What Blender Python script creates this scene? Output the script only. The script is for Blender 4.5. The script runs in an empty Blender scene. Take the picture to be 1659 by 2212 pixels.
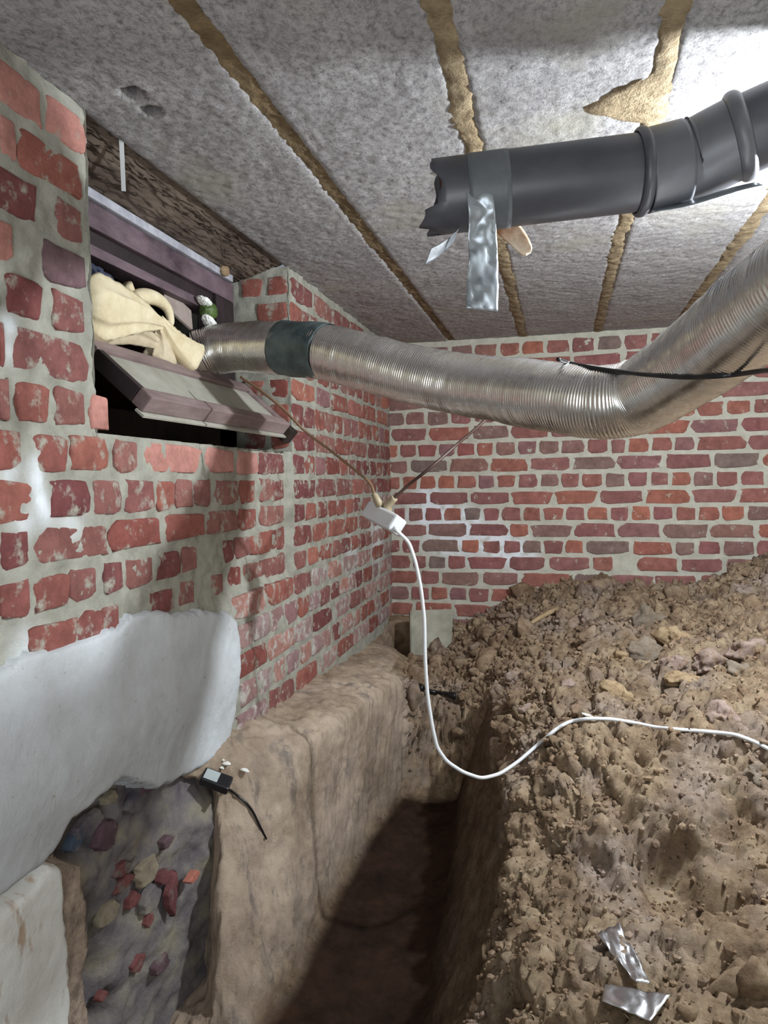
import bpy, bmesh, math, random
import numpy as np
from mathutils import Vector, Matrix
from mathutils.bvhtree import BVHTree

# ------------------------------------------------------------------ camera
F = 1540.0; CX, CY = 829.5, 1106.0
def nrm(v): v = np.array(v, float); return v/np.linalg.norm(v)
Yc = nrm((1210-CX, -(1032-CY), -F)); Xc = -nrm((-5250-CX, -(1128-CY), -F)); Xc = nrm(Xc-Yc*Xc.dot(Yc)); Zc = np.cross(Xc, Yc)
RW = np.array([Xc, Yc, Zc])
EYE = np.array([0, 0, 1.2])
cam = bpy.data.cameras.new('camera'); co = bpy.data.objects.new('camera', cam); bpy.context.scene.collection.objects.link(co)
M4 = Matrix([[*RW[0], 0], [*RW[1], 0], [*RW[2], 1.2], [0, 0, 0, 1]]); co.matrix_world = M4
cam.sensor_fit = 'VERTICAL'; cam.sensor_height = 24.0; cam.lens = 24.0*F/2212; cam.clip_start = .02
bpy.context.scene.camera = co
# ------------------------------------------------------------------ light
sc = bpy.context.scene
w = bpy.data.worlds.new('world'); sc.world = w; w.use_nodes = True
w.node_tree.nodes['Background'].inputs[0].default_value = (.75, .85, 1, 1); w.node_tree.nodes['Background'].inputs[1].default_value = .25
def lamp(name, loc, power, col, size, kind='POINT', aim=None):
    l = bpy.data.lights.new(name, kind); l.energy = power; l.color = col
    if kind == 'POINT': l.shadow_soft_size = size
    else: l.size = size
    o = bpy.data.objects.new(name, l); sc.collection.objects.link(o); o.location = loc
    if aim is not None: o.rotation_euler = (Vector(aim)-Vector(loc)).to_track_quat('-Z', 'Y').to_euler()
    return o
lamp('work_lamp', (.56, 1.34, 1.65), 66, (.90, .96, 1), .025)
lamp('ceiling_fill', (.0, -.30, 1.02), 10, (.90, .95, 1), .5, 'AREA', (-.5, .5, 1.8))  # added fill behind the camera, brightens the ceiling
sc.view_settings.view_transform = 'Standard'; sc.view_settings.look = 'None'; sc.view_settings.exposure = 0.12
sc.view_settings.gamma = 1; sc.view_settings.use_curve_mapping = False

# ------------------------------------------------------------------ helpers
def rayd(px, py): return RW @ nrm((px-CX, -(py-CY), -F))
def on(px, py, ax, val):
    d = rayd(px, py); t = (val-EYE[ax])/d[ax]; return EYE+d*t
def at(px, py, zc): return EYE+RW@np.array([(px-CX), -(py-CY), -F])*zc/F
rng = np.random.default_rng(7); random.seed(5)

def _h(ix, iy, iz, s):
    n = (ix.astype(np.int64)*374761393+iy.astype(np.int64)*668265263+iz.astype(np.int64)*2147483647+s*1274126177) & 0xffffffff
    n = ((n ^ (n >> 13))*1274126177) & 0xffffffff
    n = ((n ^ (n >> 16))*2246822519) & 0xffffffff
    return ((n ^ (n >> 15)) & 0xffffff)/float(0xffffff)
def vnoise(p, s=0):
    i = np.floor(p); f = p-i; f = f*f*(3-2*f); i = i.astype(np.int64); r = 0
    for dx in (0, 1):
        for dy in (0, 1):
            for dz in (0, 1):
                wgt = (f[:, 0] if dx else 1-f[:, 0])*(f[:, 1] if dy else 1-f[:, 1])*(f[:, 2] if dz else 1-f[:, 2])
                r = r+wgt*_h(i[:, 0]+dx, i[:, 1]+dy, i[:, 2]+dz, s)
    return r*2-1
def fbm(p, freq, octs=3, s=0, gain=.5):
    r = 0; a = 1; t = 0
    for k in range(octs):
        r = r+a*vnoise(p*freq*(2.03**k)+17.3*k, s+k); t += a; a *= gain
    return r/t
def worley(p, freq, s=0):
    q = p*freq; i = np.floor(q).astype(np.int64); d1 = np.full(len(p), 9.); d2 = np.full(len(p), 9.); cid = np.zeros(len(p))
    for dx in (-1, 0, 1):
        for dy in (-1, 0, 1):
            for dz in (-1, 0, 1):
                c = i+np.array([dx, dy, dz])
                o = np.stack([_h(c[:, 0], c[:, 1], c[:, 2], s+k) for k in (0, 11, 23)], 1)
                d = np.linalg.norm(c+o-q, axis=1); m = d < d1
                cid = np.where(m, _h(c[:, 0], c[:, 1], c[:, 2], s+41), cid); d2 = np.where(m, d1, np.minimum(d2, d)); d1 = np.where(m, d, d1)
    return d1, cid, d2-d1

def link(o, parent=None):
    sc.collection.objects.link(o)
    if parent is not None: o.parent = parent
    return o
def mesh_obj(name, verts, faces, m, parent=None, smooth=True):
    me = bpy.data.meshes.new(name)
    verts = np.asarray(verts, dtype=np.float32); me.from_pydata(verts.tolist(), [], faces if isinstance(faces, list) else faces.tolist())
    if m: me.materials.append(m)
    if smooth: me.polygons.foreach_set('use_smooth', [True]*len(me.polygons))
    me.update(); return link(bpy.data.objects.new(name, me), parent)
def tag(o, label=None, cat=None, group=None, kind=None):
    if label: o['label'] = label
    if cat: o['category'] = cat
    if group: o['group'] = group
    if kind: o['kind'] = kind
    return o
def empty(name, loc=(0, 0, 0), kind=None):
    o = bpy.data.objects.new(name, None); o.location = loc; o.empty_display_size = .05; link(o)
    if kind: o['kind'] = kind
    return o
def gridfaces(nu, nv, keep=None):
    f = []
    for i in range(nu-1):
        for j in range(nv-1):
            if keep is None or keep[i, j]:
                a = i*nv+j; f.append((a, a+nv, a+nv+1, a+1))
    return f
def recenter(o, loc):
    """move the object's origin to loc (world) without moving its geometry"""
    loc = Vector(loc); o.data.transform(Matrix.Translation(-loc)); o.location = loc; return o
def smooth_path(pts, n=8):
    P = [Vector(p) for p in pts]; P = [P[0]*2-P[1]]+P+[P[-1]*2-P[-2]]; out = []
    for i in range(1, len(P)-2):
        for k in range(n):
            t = k/n; a, b, c, d = P[i-1:i+3]
            out.append(.5*((2*b)+(-a+c)*t+(2*a-5*b+4*c-d)*t*t+(-a+3*b-3*c+d)*t**3))
    out.append(P[-2]); return out
def tube_data(path, rad, seg=12, cap=True, rfun=None):
    V = []; Fc = []; n = len(path); T = []
    for i in range(n):
        T.append((path[min(i+1, n-1)]-path[max(i-1, 0)]).normalized())
    up = Vector((0, 0, 1)) if abs(T[0].z) < .9 else Vector((1, 0, 0)); N = T[0].cross(up).normalized()
    for i in range(n):
        N = (N-T[i]*N.dot(T[i])).normalized(); B = T[i].cross(N)
        for k in range(seg):
            a = 2*math.pi*k/seg; r = rad(i/(n-1)) if callable(rad) else rad
            if rfun: r += rfun(i, a)
            V.append(path[i]+(N*math.cos(a)+B*math.sin(a))*r)
    for i in range(n-1):
        for k in range(seg):
            a = i*seg+k; b = i*seg+(k+1) % seg; Fc.append((a, b, b+seg, a+seg))
    if cap: Fc.append(tuple(range(seg))[::-1]); Fc.append(tuple((n-1)*seg+k for k in range(seg)))
    return [tuple(v) for v in V], Fc
def tube(name, pts, rad, m, parent=None, seg=10, n=8, cap=True, rfun=None):
    p = smooth_path(pts, n) if n > 1 else [Vector(q) for q in pts]
    v, f = tube_data(p, rad, seg, cap, rfun); return mesh_obj(name, v, f, m, parent)
def boxes(name, lst, m, parent=None, bev=.002, mat=None):
    """lst of (x0,x1,y0,y1,z0,z1); one bevelled mesh"""
    bm = bmesh.new()
    for x0, x1, y0, y1, z0, z1 in lst:
        r = bmesh.ops.create_cube(bm, size=1)['verts']
        for v in r: v.co = Vector(((x0+x1)/2+v.co.x*(x1-x0), (y0+y1)/2+v.co.y*(y1-y0), (z0+z1)/2+v.co.z*(z1-z0)))
    if bev: bmesh.ops.bevel(bm, geom=bm.edges[:], offset=bev, segments=2, affect='EDGES', profile=.6)
    if mat is not None: bmesh.ops.transform(bm, matrix=mat, verts=bm.verts[:])
    me = bpy.data.meshes.new(name); bm.to_mesh(me); bm.free(); me.materials.append(m)
    return link(bpy.data.objects.new(name, me), parent)

# ------------------------------------------------------------------ materials
def srgb(r, g, b):
    f = lambda c: (c/255/12.92) if c/255 <= .04045 else ((c/255+.055)/1.055)**2.4
    return (f(r), f(g), f(b), 1)
class NT:
    def __init__(s, name):
        s.m = bpy.data.materials.new(name); s.m.use_nodes = True; s.t = s.m.node_tree; s.b = s.t.nodes['Principled BSDF']
        s.pos = s.n('ShaderNodeNewGeometry').outputs['Position']
    def n(s, t, **k):
        x = s.t.nodes.new(t)
        for a, v in k.items(): setattr(x, a, v)
        return x
    def l(s, a, b): s.t.links.new(a, b)
    def noise(s, scale, detail=4, rough=.6, vec=None, stretch=None, off=0):
        v = vec or s.pos
        if stretch or off:
            mp = s.n('ShaderNodeMapping'); s.l(v, mp.inputs[0]); mp.inputs['Location'].default_value = (off, off*.7, off*.3)
            if stretch: mp.inputs['Scale'].default_value = stretch
            v = mp.outputs[0]
        x = s.n('ShaderNodeTexNoise'); x.inputs['Scale'].default_value = scale; x.inputs['Detail'].default_value = detail; x.inputs['Roughness'].default_value = rough
        s.l(v, x.inputs['Vector']); return x.outputs[0]
    def ramp(s, fac, stops):
        x = s.n('ShaderNodeValToRGB'); e = x.color_ramp.elements
        while len(e) < len(stops): e.new(.5)
        for i, (p, c) in enumerate(stops): e[i].position = p; e[i].color = c if len(c) == 4 else (*c, 1)
        s.l(fac, x.inputs[0]); return x.outputs[0]
    def mix(s, fac, a, b, mode='MIX'):
        x = s.n('ShaderNodeMix', data_type='RGBA', blend_type=mode)
        for sock, v in ((x.inputs[0], fac), (x.inputs[6], a), (x.inputs[7], b)):
            if hasattr(v, 'links'): s.l(v, sock)
            else: sock.default_value = v
        return x.outputs[2]
    def math(s, op, a, b=0):
        x = s.n('ShaderNodeMath', operation=op)
        for sock, v in ((x.inputs[0], a), (x.inputs[1], b)):
            if hasattr(v, 'links'): s.l(v, sock)
            else: sock.default_value = v
        return x.outputs[0]
    def attr(s, name):
        x = s.n('ShaderNodeAttribute', attribute_name=name); return x.outputs['Fac']
    def bump(s, h, dist=.002, strength=1):
        x = s.n('ShaderNodeBump'); x.inputs['Distance'].default_value = dist; x.inputs['Strength'].default_value = strength
        s.l(h, x.inputs['Height']); s.l(x.outputs[0], s.b.inputs['Normal'])
    def col(s, c):
        if hasattr(c, 'links'): s.l(c, s.b.inputs['Base Color'])
        else: s.b.inputs['Base Color'].default_value = c
    def p(s, rough=.8, metal=0, spec=None):
        s.b.inputs['Roughness'].default_value = rough; s.b.inputs['Metallic'].default_value = metal
        if spec is not None: s.b.inputs['Specular IOR Level'].default_value = spec
W1 = (1, 1, 1, 1); K1 = (0, 0, 0, 1)
def step(a, b): return [(a, K1), (b, W1)]

def mat_simple(name, c1, c2, scale=20, rough=.7, metal=0, bump=.001, stretch=None, spec=None):
    t = NT(name); f = t.noise(scale, 5, .65, stretch=stretch); t.col(t.ramp(f, [(.35, c1), (.65, c2)])); t.p(rough, metal, spec)
    if bump: t.bump(t.noise(scale*3, 5, .7, stretch=stretch), bump)
    return t.m
def brick_mat(name, cols, mort, smear=.56):
    t = NT(name); oi = t.n('ShaderNodeObjectInfo').outputs['Random']
    base = t.ramp(oi, [(i/(len(cols)-1), c) for i, c in enumerate(cols)])
    base = t.mix(t.ramp(t.noise(40, 5, .7), step(.35, .75)), base, srgb(118, 58, 50), 'MIX') if False else base
    dark = t.mix(1.0, base, t.ramp(t.noise(28, 6, .7), [(.3, (.62, .58, .58)), (.7, (1.15, 1.12, 1.12))]), 'MULTIPLY')
    sm = t.ramp(t.noise(26, 5, .66, off=3), step(smear, smear+.12))
    t.col(t.mix(sm, dark, mort)); t.p(.9, spec=.25); t.bump(t.noise(160, 5, .75), .0025); return t.m
MORT_B = srgb(198, 196, 182); MORT_L = srgb(164, 162, 150)
m_brick_b = brick_mat('brick_red', [srgb(158, 108, 98), srgb(178, 116, 98), srgb(144, 102, 100), srgb(160, 110, 106), srgb(136, 120, 114), srgb(170, 110, 96), srgb(148, 114, 116), srgb(158, 100, 96)], MORT_B, .60)
m_brick_l = brick_mat('brick_worn', [srgb(134, 78, 72), srgb(156, 100, 88), srgb(118, 70, 70), srgb(150, 106, 98), srgb(126, 78, 78), srgb(156, 98, 86)], MORT_L, .535)
m_brick_faded = brick_mat('brick_faded', [srgb(166, 136, 132), srgb(150, 124, 124), srgb(176, 130, 118), srgb(160, 140, 138)], srgb(186, 182, 176), .50)
m_brick_purple = brick_mat('brick_dark_purple', [srgb(108, 90, 94), srgb(116, 94, 98)], MORT_L, .66)
m_brick_pink = brick_mat('brick_pink', [srgb(190, 136, 124), srgb(196, 146, 138)], MORT_L, .62)
m_brick_dark = brick_mat('brick_dark_brown', [srgb(84, 44, 38), srgb(70, 46, 36)], srgb(92, 82, 58), .62)  # dark brown brick with darker mortar
def mortar_mat(name, c1, c2, white=srgb(240, 246, 252)):
    t = NT(name); a = t.attr('white'); d = t.attr('dirt')
    c = t.ramp(t.noise(22, 6, .65), [(.3, c1), (.7, c2)]); c = t.mix(t.ramp(t.noise(70, 5, .7, off=5), step(.66, .74)), c, srgb(95, 84, 66))
    c = t.mix(d, c, srgb(88, 76, 54))
    t.col(t.mix(a, c, white)); t.p(.95, spec=.2); t.bump(t.noise(130, 6, .75), .003); return t.m
m_mortar_b = mortar_mat('mortar_grey', srgb(184, 182, 168), srgb(210, 208, 196))
m_mortar_l = mortar_mat('mortar_yellow_grey', srgb(142, 141, 130), srgb(178, 177, 166))
t = NT('render_plaster'); c = t.ramp(t.noise(5, 5, .6), [(.3, srgb(176, 178, 180)), (.7, srgb(208, 214, 220))])
c = t.mix(t.ramp(t.noise(60, 5, .7, off=4), step(.64, .72)), c, srgb(150, 138, 128)); t.col(c); t.p(.92, spec=.2); t.bump(t.noise(60, 6, .75), .003); m_plaster = t.m
t = NT('white_plaster'); c = t.ramp(t.noise(7, 5, .6), [(.3, srgb(205, 202, 196)), (.7, srgb(232, 234, 232))])
c = t.mix(t.ramp(t.noise(16, 4, .6, stretch=(1, 2.4, .8), off=4), step(.58, .68)), c, srgb(182, 160, 140)); t.col(c); t.p(.92, spec=.2); t.bump(t.noise(50, 6, .75), .003); m_wplaster = t.m
t = NT('foundation_mortar'); c = t.ramp(t.noise(14, 6, .6), [(.28, srgb(76, 70, 80)), (.5, srgb(118, 112, 112)), (.72, srgb(150, 142, 122))]); t.col(c); t.p(.9, spec=.3); t.bump(t.noise(70, 6, .75), .004); m_found = t.m
t = NT('concrete_plank'); c = t.ramp(t.noise(9, 6, .65), [(.3, srgb(182, 178, 180)), (.7, srgb(212, 210, 210))])
c = t.mix(t.ramp(t.noise(90, 6, .85, stretch=(1, .7, 1)), [(.36, W1), (.56, K1)]), c, srgb(132, 128, 130))
c = t.mix(t.ramp(t.noise(4, 3, .5, off=7), step(.55, .75)), c, srgb(180, 176, 164)); c = t.mix(t.attr('hole'), c, srgb(40, 30, 22)); t.col(c); t.p(.95, spec=.15); t.bump(t.noise(120, 6, .8), .006); m_plank = t.m
m_rubble = mat_simple('rubble_clay', srgb(128, 112, 100), srgb(190, 170, 152), 34, .95, bump=.006)
m_wrap = mat_simple('dull_grey_tape', srgb(84, 89, 95), srgb(100, 105, 110), 14, .5, bump=.0006)
m_filler = mat_simple('joint_mortar', srgb(118, 100, 74), srgb(164, 146, 116), 26, .95, bump=.006)
m_filler_d = mat_simple('joint_mortar_dark', srgb(96, 78, 52), srgb(130, 110, 80), 22, .95, bump=.006)
m_timber = mat_simple('old_timber', srgb(78, 64, 56), srgb(118, 104, 92), 9, .9, bump=.0008, stretch=(1, .5, 1))
m_dark_timber = mat_simple('dark_timber', srgb(52, 28, 14), srgb(98, 58, 32), 9, .8, bump=.003, stretch=(1, .3, 2))
m_frame = mat_simple('frame_purple_brown', srgb(62, 48, 54), srgb(116, 98, 106), 14, .6, bump=.001, stretch=(1, .4, 1))
m_frame_dark = mat_simple('frame_dark', srgb(26, 18, 20), srgb(48, 36, 40), 14, .6, bump=.001)
m_frame_w = mat_simple('frame_white_strip', srgb(150, 150, 160), srgb(188, 190, 200), 20, .6, bump=.001)
m_sash = mat_simple('sash_brown', srgb(104, 86, 86), srgb(150, 132, 130), 14, .6, bump=.0015, stretch=(1, .3, 1))
m_dust = mat_simple('dusty_glass', srgb(150, 148, 136), srgb(172, 170, 160), 14, .75, bump=.001)
m_dark_inside = mat_simple('dark_inside', srgb(20, 12, 10), srgb(44, 30, 22), 12, .95, bump=.003)  # near-black brown for the window gap and the well
def metal_mat(name, c, rough, bd=.0008, scale=60):
    t = NT(name); t.col(t.ramp(t.noise(9, 4, .6), [(.3, tuple(x*.75 for x in c[:3])), (.7, c[:3])])); t.p(rough, 1)
    t.l(t.math('ADD', t.math('MULTIPLY', t.noise(25, 4, .6), .25), rough-.1), t.b.inputs['Roughness']); t.bump(t.noise(scale, 4, .6), bd); return t.m
m_alu = metal_mat('aluminium_duct', (.90, .89, .87), .25, bd=.00025, scale=30)
m_ducttape = metal_mat('silver_tape', (.36, .40, .44), .34, scale=30)
m_ducttape.node_tree.nodes['Principled BSDF'].inputs['Metallic'].default_value = .55
m_foil = metal_mat('foil_tape', (.80, .82, .86), .28, scale=40)
m_band = mat_simple('grey_green_tape', srgb(52, 66, 68), srgb(92, 106, 108), 18, .45, bump=.002)
m_pvc = mat_simple('grey_pvc', srgb(66, 67, 74), srgb(78, 79, 86), 12, .42, bump=.0003)
m_pvc2 = mat_simple('lighter_grey_pvc', srgb(84, 86, 92), srgb(94, 96, 102), 12, .42, bump=.0003)
m_pipe_in = mat_simple('pipe_inside', srgb(50, 30, 26), srgb(80, 52, 44), 30, .8)
m_white = mat_simple('white_plastic', srgb(205, 208, 212), srgb(216, 219, 222), 8, .38, bump=0)
m_black = mat_simple('black_plastic', srgb(16, 16, 18), srgb(26, 26, 30), 8, .35, bump=0)
m_label = mat_simple('grey_label', srgb(150, 160, 164), srgb(172, 180, 182), 8, .4, bump=0)
m_brown = mat_simple('brown_cord', srgb(96, 70, 52), srgb(124, 96, 72), 8, .5, bump=0)
m_dkbrown = mat_simple('dark_cord', srgb(58, 38, 34), srgb(78, 56, 48), 8, .5, bump=0)
m_plug = mat_simple('old_plug', srgb(150, 136, 110), srgb(172, 160, 134), 14, .5)
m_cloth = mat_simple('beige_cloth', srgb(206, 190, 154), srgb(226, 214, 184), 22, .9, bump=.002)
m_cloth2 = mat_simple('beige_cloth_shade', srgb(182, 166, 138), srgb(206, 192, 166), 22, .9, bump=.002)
m_card = mat_simple('grey_cardboard', srgb(150, 134, 128), srgb(170, 156, 148), 30, .9)
m_blue = mat_simple('navy_cloth', srgb(30, 34, 58), srgb(60, 66, 92), 30, .7)
m_green = mat_simple('green_print', srgb(52, 74, 30), srgb(84, 106, 52), 30, .5)
m_slab = mat_simple('concrete_slab', srgb(140, 138, 124), srgb(172, 170, 156), 12, .9, bump=.002)
m_wood = mat_simple('pale_wood', srgb(176, 120, 78), srgb(232, 214, 190), 18, .7, bump=.002, stretch=(1, .3, 1))
m_stick = mat_simple('root_wood', srgb(150, 128, 96), srgb(180, 156, 122), 20, .9)
m_whitebit = mat_simple('white_flake', srgb(225, 225, 220), srgb(240, 240, 236), 30, .8)
def lump_mat(name, a, b):
    t = NT(name); c = t.ramp(t.noise(30, 6, .75), [(.3, a), (.7, b)]); c = t.mix(t.ramp(t.noise(55, 5, .75, off=8), step(.5, .66)), c, srgb(132, 108, 82)); t.col(c); t.p(.95, spec=.15); t.bump(t.noise(110, 6, .8), .006); return t.m
m_stone_t = lump_mat('tan_stone', srgb(166, 140, 108), srgb(196, 174, 142))
m_stone_g = lump_mat('grey_stone', srgb(124, 112, 98), srgb(162, 150, 136))
m_stone_p = lump_mat('pink_stone', srgb(160, 138, 128), srgb(190, 170, 160))
m_stone_r = brick_mat('red_stone', [srgb(112, 70, 72), srgb(126, 80, 78)], srgb(122, 114, 108), .55)
m_stone_o = brick_mat('orange_stone', [srgb(178, 110, 96), srgb(188, 122, 106)], srgb(122, 114, 108), .55)
m_stone_v = brick_mat('violet_stone', [srgb(96, 76, 86), srgb(112, 92, 98)], srgb(122, 114, 108), .55)
m_stone_b = brick_mat('blue_stone', [srgb(66, 78, 98), srgb(80, 92, 108)], srgb(122, 114, 108), .55)
m_stone_y = brick_mat('mortar_stone', [srgb(146, 138, 118), srgb(160, 152, 132)], srgb(122, 114, 108), .55)
def soil_mat(name, use_attr=True):
    t = NT(name)
    heap = t.ramp(t.noise(16, 7, .72), [(.25, srgb(84, 68, 54)), (.46, srgb(142, 121, 99)), (.6, srgb(174, 154, 128)), (.8, srgb(190, 176, 158))])
    heap = t.mix(t.ramp(t.noise(5, 4, .6, off=9), step(.5, .7)), heap, t.ramp(t.noise(40, 5, .7), [(.3, srgb(126, 110, 98)), (.7, srgb(188, 172, 160))]))
    heap = t.mix(t.ramp(t.noise(85, 4, .7, off=2), [(.30, W1), (.40, K1)]), heap, srgb(48, 32, 20))  # dark specks painted in for shaded crevices
    if use_attr:
        clay = t.ramp(t.noise(9, 6, .7), [(.25, srgb(158, 140, 126)), (.5, srgb(200, 180, 162)), (.7, srgb(216, 198, 176)), (.85, srgb(206, 176, 136))])
        clay = t.mix(t.ramp(t.noise(22, 6, .7, stretch=(1, 1, .25), off=5), [(.34, W1), (.46, K1)]), clay, srgb(146, 136, 128))
        pit = t.ramp(t.noise(14, 6, .7), [(.3, srgb(34, 24, 18)), (.7, srgb(70, 50, 38))])  # dark trench soil, deepened so its shade is in the colour
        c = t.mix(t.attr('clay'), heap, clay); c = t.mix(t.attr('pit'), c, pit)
    else:
        oi = t.n('ShaderNodeObjectInfo').outputs['Random']
        c = t.mix(1.0, heap, t.ramp(oi, [(0, (.75, .7, .68)), (.5, (1, 1, 1)), (1, (1.15, 1.1, 1.1))]), 'MULTIPLY')
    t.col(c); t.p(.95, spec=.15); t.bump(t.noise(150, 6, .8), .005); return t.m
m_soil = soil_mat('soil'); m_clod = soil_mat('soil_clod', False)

# ------------------------------------------------------------------ walls
WX = -.735; DY = 3.1; HZ = 1.80
SILL = 1.286; OY0, OY1 = 1.02, 1.895; OZ1 = 1.80
def gauss(P, c, r): return np.exp(-((P-np.array(c))**2).sum(1)/(r*r))
def setattr_mesh(o, name, vals):
    a = o.data.attributes.new(name, 'FLOAT', 'POINT'); a.data.foreach_set('value', np.asarray(vals, dtype=np.float32))
def wall_grid(name, u0, u1, v0, v1, cell, place, m, parent=None, amp=.004, keepf=None, whites=(), dirts=(), base=0, kind='structure', s=0):
    nu = int((u1-u0)/cell)+2; nv = int((v1-v0)/cell)+2
    U, V = np.meshgrid(np.linspace(u0, u1, nu), np.linspace(v0, v1, nv), indexing='ij')
    keep = None
    if keepf is not None:
        um = (U[:-1, :-1]+U[1:, 1:])/2; vm = (V[:-1, :-1]+V[1:, 1:])/2; keep = keepf(um, vm)
    u = U.ravel(); v = V.ravel(); q = np.stack([u, v, np.full_like(u, s*3.1)], 1)
    h = amp*(1.1*fbm(q, 16, 3, s)+1.0*fbm(q, 60, 3, s+5))+base
    P = place(u, v, h)
    o = mesh_obj(name, P, gridfaces(nu, nv, keep), m, parent)
    setattr_mesh(o, 'white', np.clip(sum([wv*gauss(P, c, r) for c, r, wv in whites]), 0, 1)*np.clip(1.1+fbm(q, 40, 3, 9)*1.6, 0, 1) if whites else np.zeros(len(P)))
    setattr_mesh(o, 'dirt', np.clip(sum([wv*gauss(P, c, r) for c, r, wv in dirts]), 0, 1) if dirts else np.zeros(len(P)))
    if kind: o['kind'] = kind
    return o
# shared brick shapes: rounded irregular blocks, unit half size, face towards +z
def brick_shape(seed, nn=18, tall=1.0):
    r = random.Random(seed); e = r.choice([.28, .34, .42]); V = []; ph = [r.uniform(0, 6.28) for _ in range(5)]
    def ring(sc_, z):
        for k in range(nn):
            a = 2*math.pi*k/nn; c, s = math.cos(a), math.sin(a)
            x = math.copysign(abs(c)**e, c); y = math.copysign(abs(s)**e, s)
            j = 1+.05*math.sin(3*a+ph[0])+.045*math.sin(5*a+ph[1])+.03*math.sin(8*a+ph[2])
            V.append((x*j*sc_, y*j*sc_, z+.12*math.sin(2*a+ph[3])))
    ring(1.0, -3); ring(1.0, .0); ring(.95, .75); ring(.80, 1.0); ring(.4, 1.05+.1*math.sin(ph[4])); Fc = []
    for L in range(4):
        for k in range(nn):
            a = L*nn+k; b = L*nn+(k+1) % nn; Fc.append((a, b, b+nn, a+nn))
    Fc.append(tuple(4*nn+k for k in range(nn)))
    me = bpy.data.meshes.new('brick_shape'); me.from_pydata(V, [], Fc); me.polygons.foreach_set('use_smooth', [True]*len(Fc)); me.update(); return me
_shapes = {}
def brick(parent, c, along, up, ln, ht, m, proud=.004, rot=0):
    k = (random.randrange(10), m.name)
    if k not in _shapes:
        me = brick_shape(k[0]*7+1); me.materials.append(m); _shapes[k] = me
    o = bpy.data.objects.new('brick', _shapes[k]); link(o, parent)
    a = Vector(along); u = Vector(up); nn_ = a.cross(u)
    R = Matrix((a, u, nn_)).transposed()@Matrix.Rotation(rot, 3, 'Z')@Matrix.Diagonal((ln/2, ht/2, proud))
    o.matrix_world = Matrix.Translation(Vector(c))@R.to_4x4(); return o

# back wall
def pl_back(u, v, h): return np.stack([u, DY-h, v], 1)
wb = wall_grid('wall_back', -.80, 1.55, .35, 1.86, .0085, pl_back, m_mortar_b, amp=.0038, s=1, base=.001,
    whites=[(on(x, y, 1, DY), r, a) for x, y, r, a in [(930, 1070, .05, 1), (925, 1095, .07, 1), (960, 1115, .07, 1), (1005, 1135, .06, 1), (1000, 1160, .09, 1.2), (1060, 1165, .07, 1), (1100, 1190, .07, 1), (1135, 1200, .05, 1.1), (900, 1130, .07, .6), (950, 1170, .06, .8)]])
cr = [820+0/3.95]
def Lx(*v): return [820+q/3.95 for q in v]
def Rx(*v): return [1240+q/3.96 for q in v]
CRS = .0703; BZ = 1.153
rows = {3: Lx(95, 410, 780, 1110, 1460)+[1290, 1390]+Rx(990, 1420, 1800),
        2: Lx(60, 165, 320, 495, 650, 820, 980, 1170, 1350, 1540)+Rx(95, 305, 450, 650, 850, 1035, 1480, 1900),
        1: Lx(-60, 70, 250, 590, 930, 1275)+Rx(-20, 355, 765, 1180, 1600, 2000),
        0: Lx(60, 190, 330, 490, 655, 830, 990, 1170, 1360, 1540)+Rx(55, 250, 450, 640, 820, 1010, 1200, 1415, 1640, 1850),
        -1: Lx(100, 415, 765, 1115, 1480)+Rx(205, 600, 995, 1400, 1800),
        -2: Lx(110, 235, 380, 540, 710, 875, 1035, 1215, 1385, 1580)+Rx(105, 300, 480, 660, 855, 1055, 1250, 1465, 1700),
        -3: Lx(100, 410, 755, 1100, 1280)+Rx(-10, 370, 750, 1155, 1560, 1950),
        -4: Lx(60, 180, 355, 690, 865, 1045, 1215, 1390, 1575)+Rx(90, 485, 850, 1045, 1265, 1550, 1750),
        -5: Lx(80, 270, 410, 570, 745, 1090, 1430)+Rx(145, 350, 530, 905, 1290, 1650),
        -6: Lx(70, 340, 520, 865, 1195)+Rx(-10, 310, 680, 1060, 1400),
        -7: Lx(80, 260, 430, 590, 755, 940, 1250)+Rx(60, 400, 650, 1000),
        -8: Lx(90, 290, 630, 960, 1300)}
nb = 0
for k in range(-9, 9):
    z0 = BZ+k*CRS; zc = z0+CRS/2; hdr = (k % 2 == 0)
    if k in rows:
        ypx = 1041-34.3*k
        e = [on(x, ypx, 1, DY)[0] for x in rows[k]]
        skip = {(-5): 1}.get(k)
    else:
        p = .1 if hdr else .2; x = -.74+random.uniform(-.03, 0); e = [x]
        while x < 1.3: x += p*random.uniform(.94, 1.06); e.append(x)
    while e[-1] < 1.2: e.append(e[-1]+(.1 if hdr else .2))
    while e[0] > -.72: e.insert(0, e[0]-(.1 if hdr else .2)) if e[0]-.08 > -.76 else e.insert(0, -.745)
    for a, b in zip(e[:-1], e[1:]):
        if b-a < .03: continue
        if k == -5 and abs((a+b)/2-on(1352, 1210, 1, DY)[0]) < .03: continue
        hh = CRS-.0155+random.uniform(-.004, .003); ll = (b-a)-.013+random.uniform(-.005, .003)
        brick(wb, ((a+b)/2, DY-.001, zc+random.uniform(-.002, .002)), (1, 0, 0), (0, 0, 1), ll, hh, m_brick_b, .0045+random.uniform(-.001, .002), random.uniform(-.015, .015)); nb += 1
        if nb >= 300: break

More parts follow.
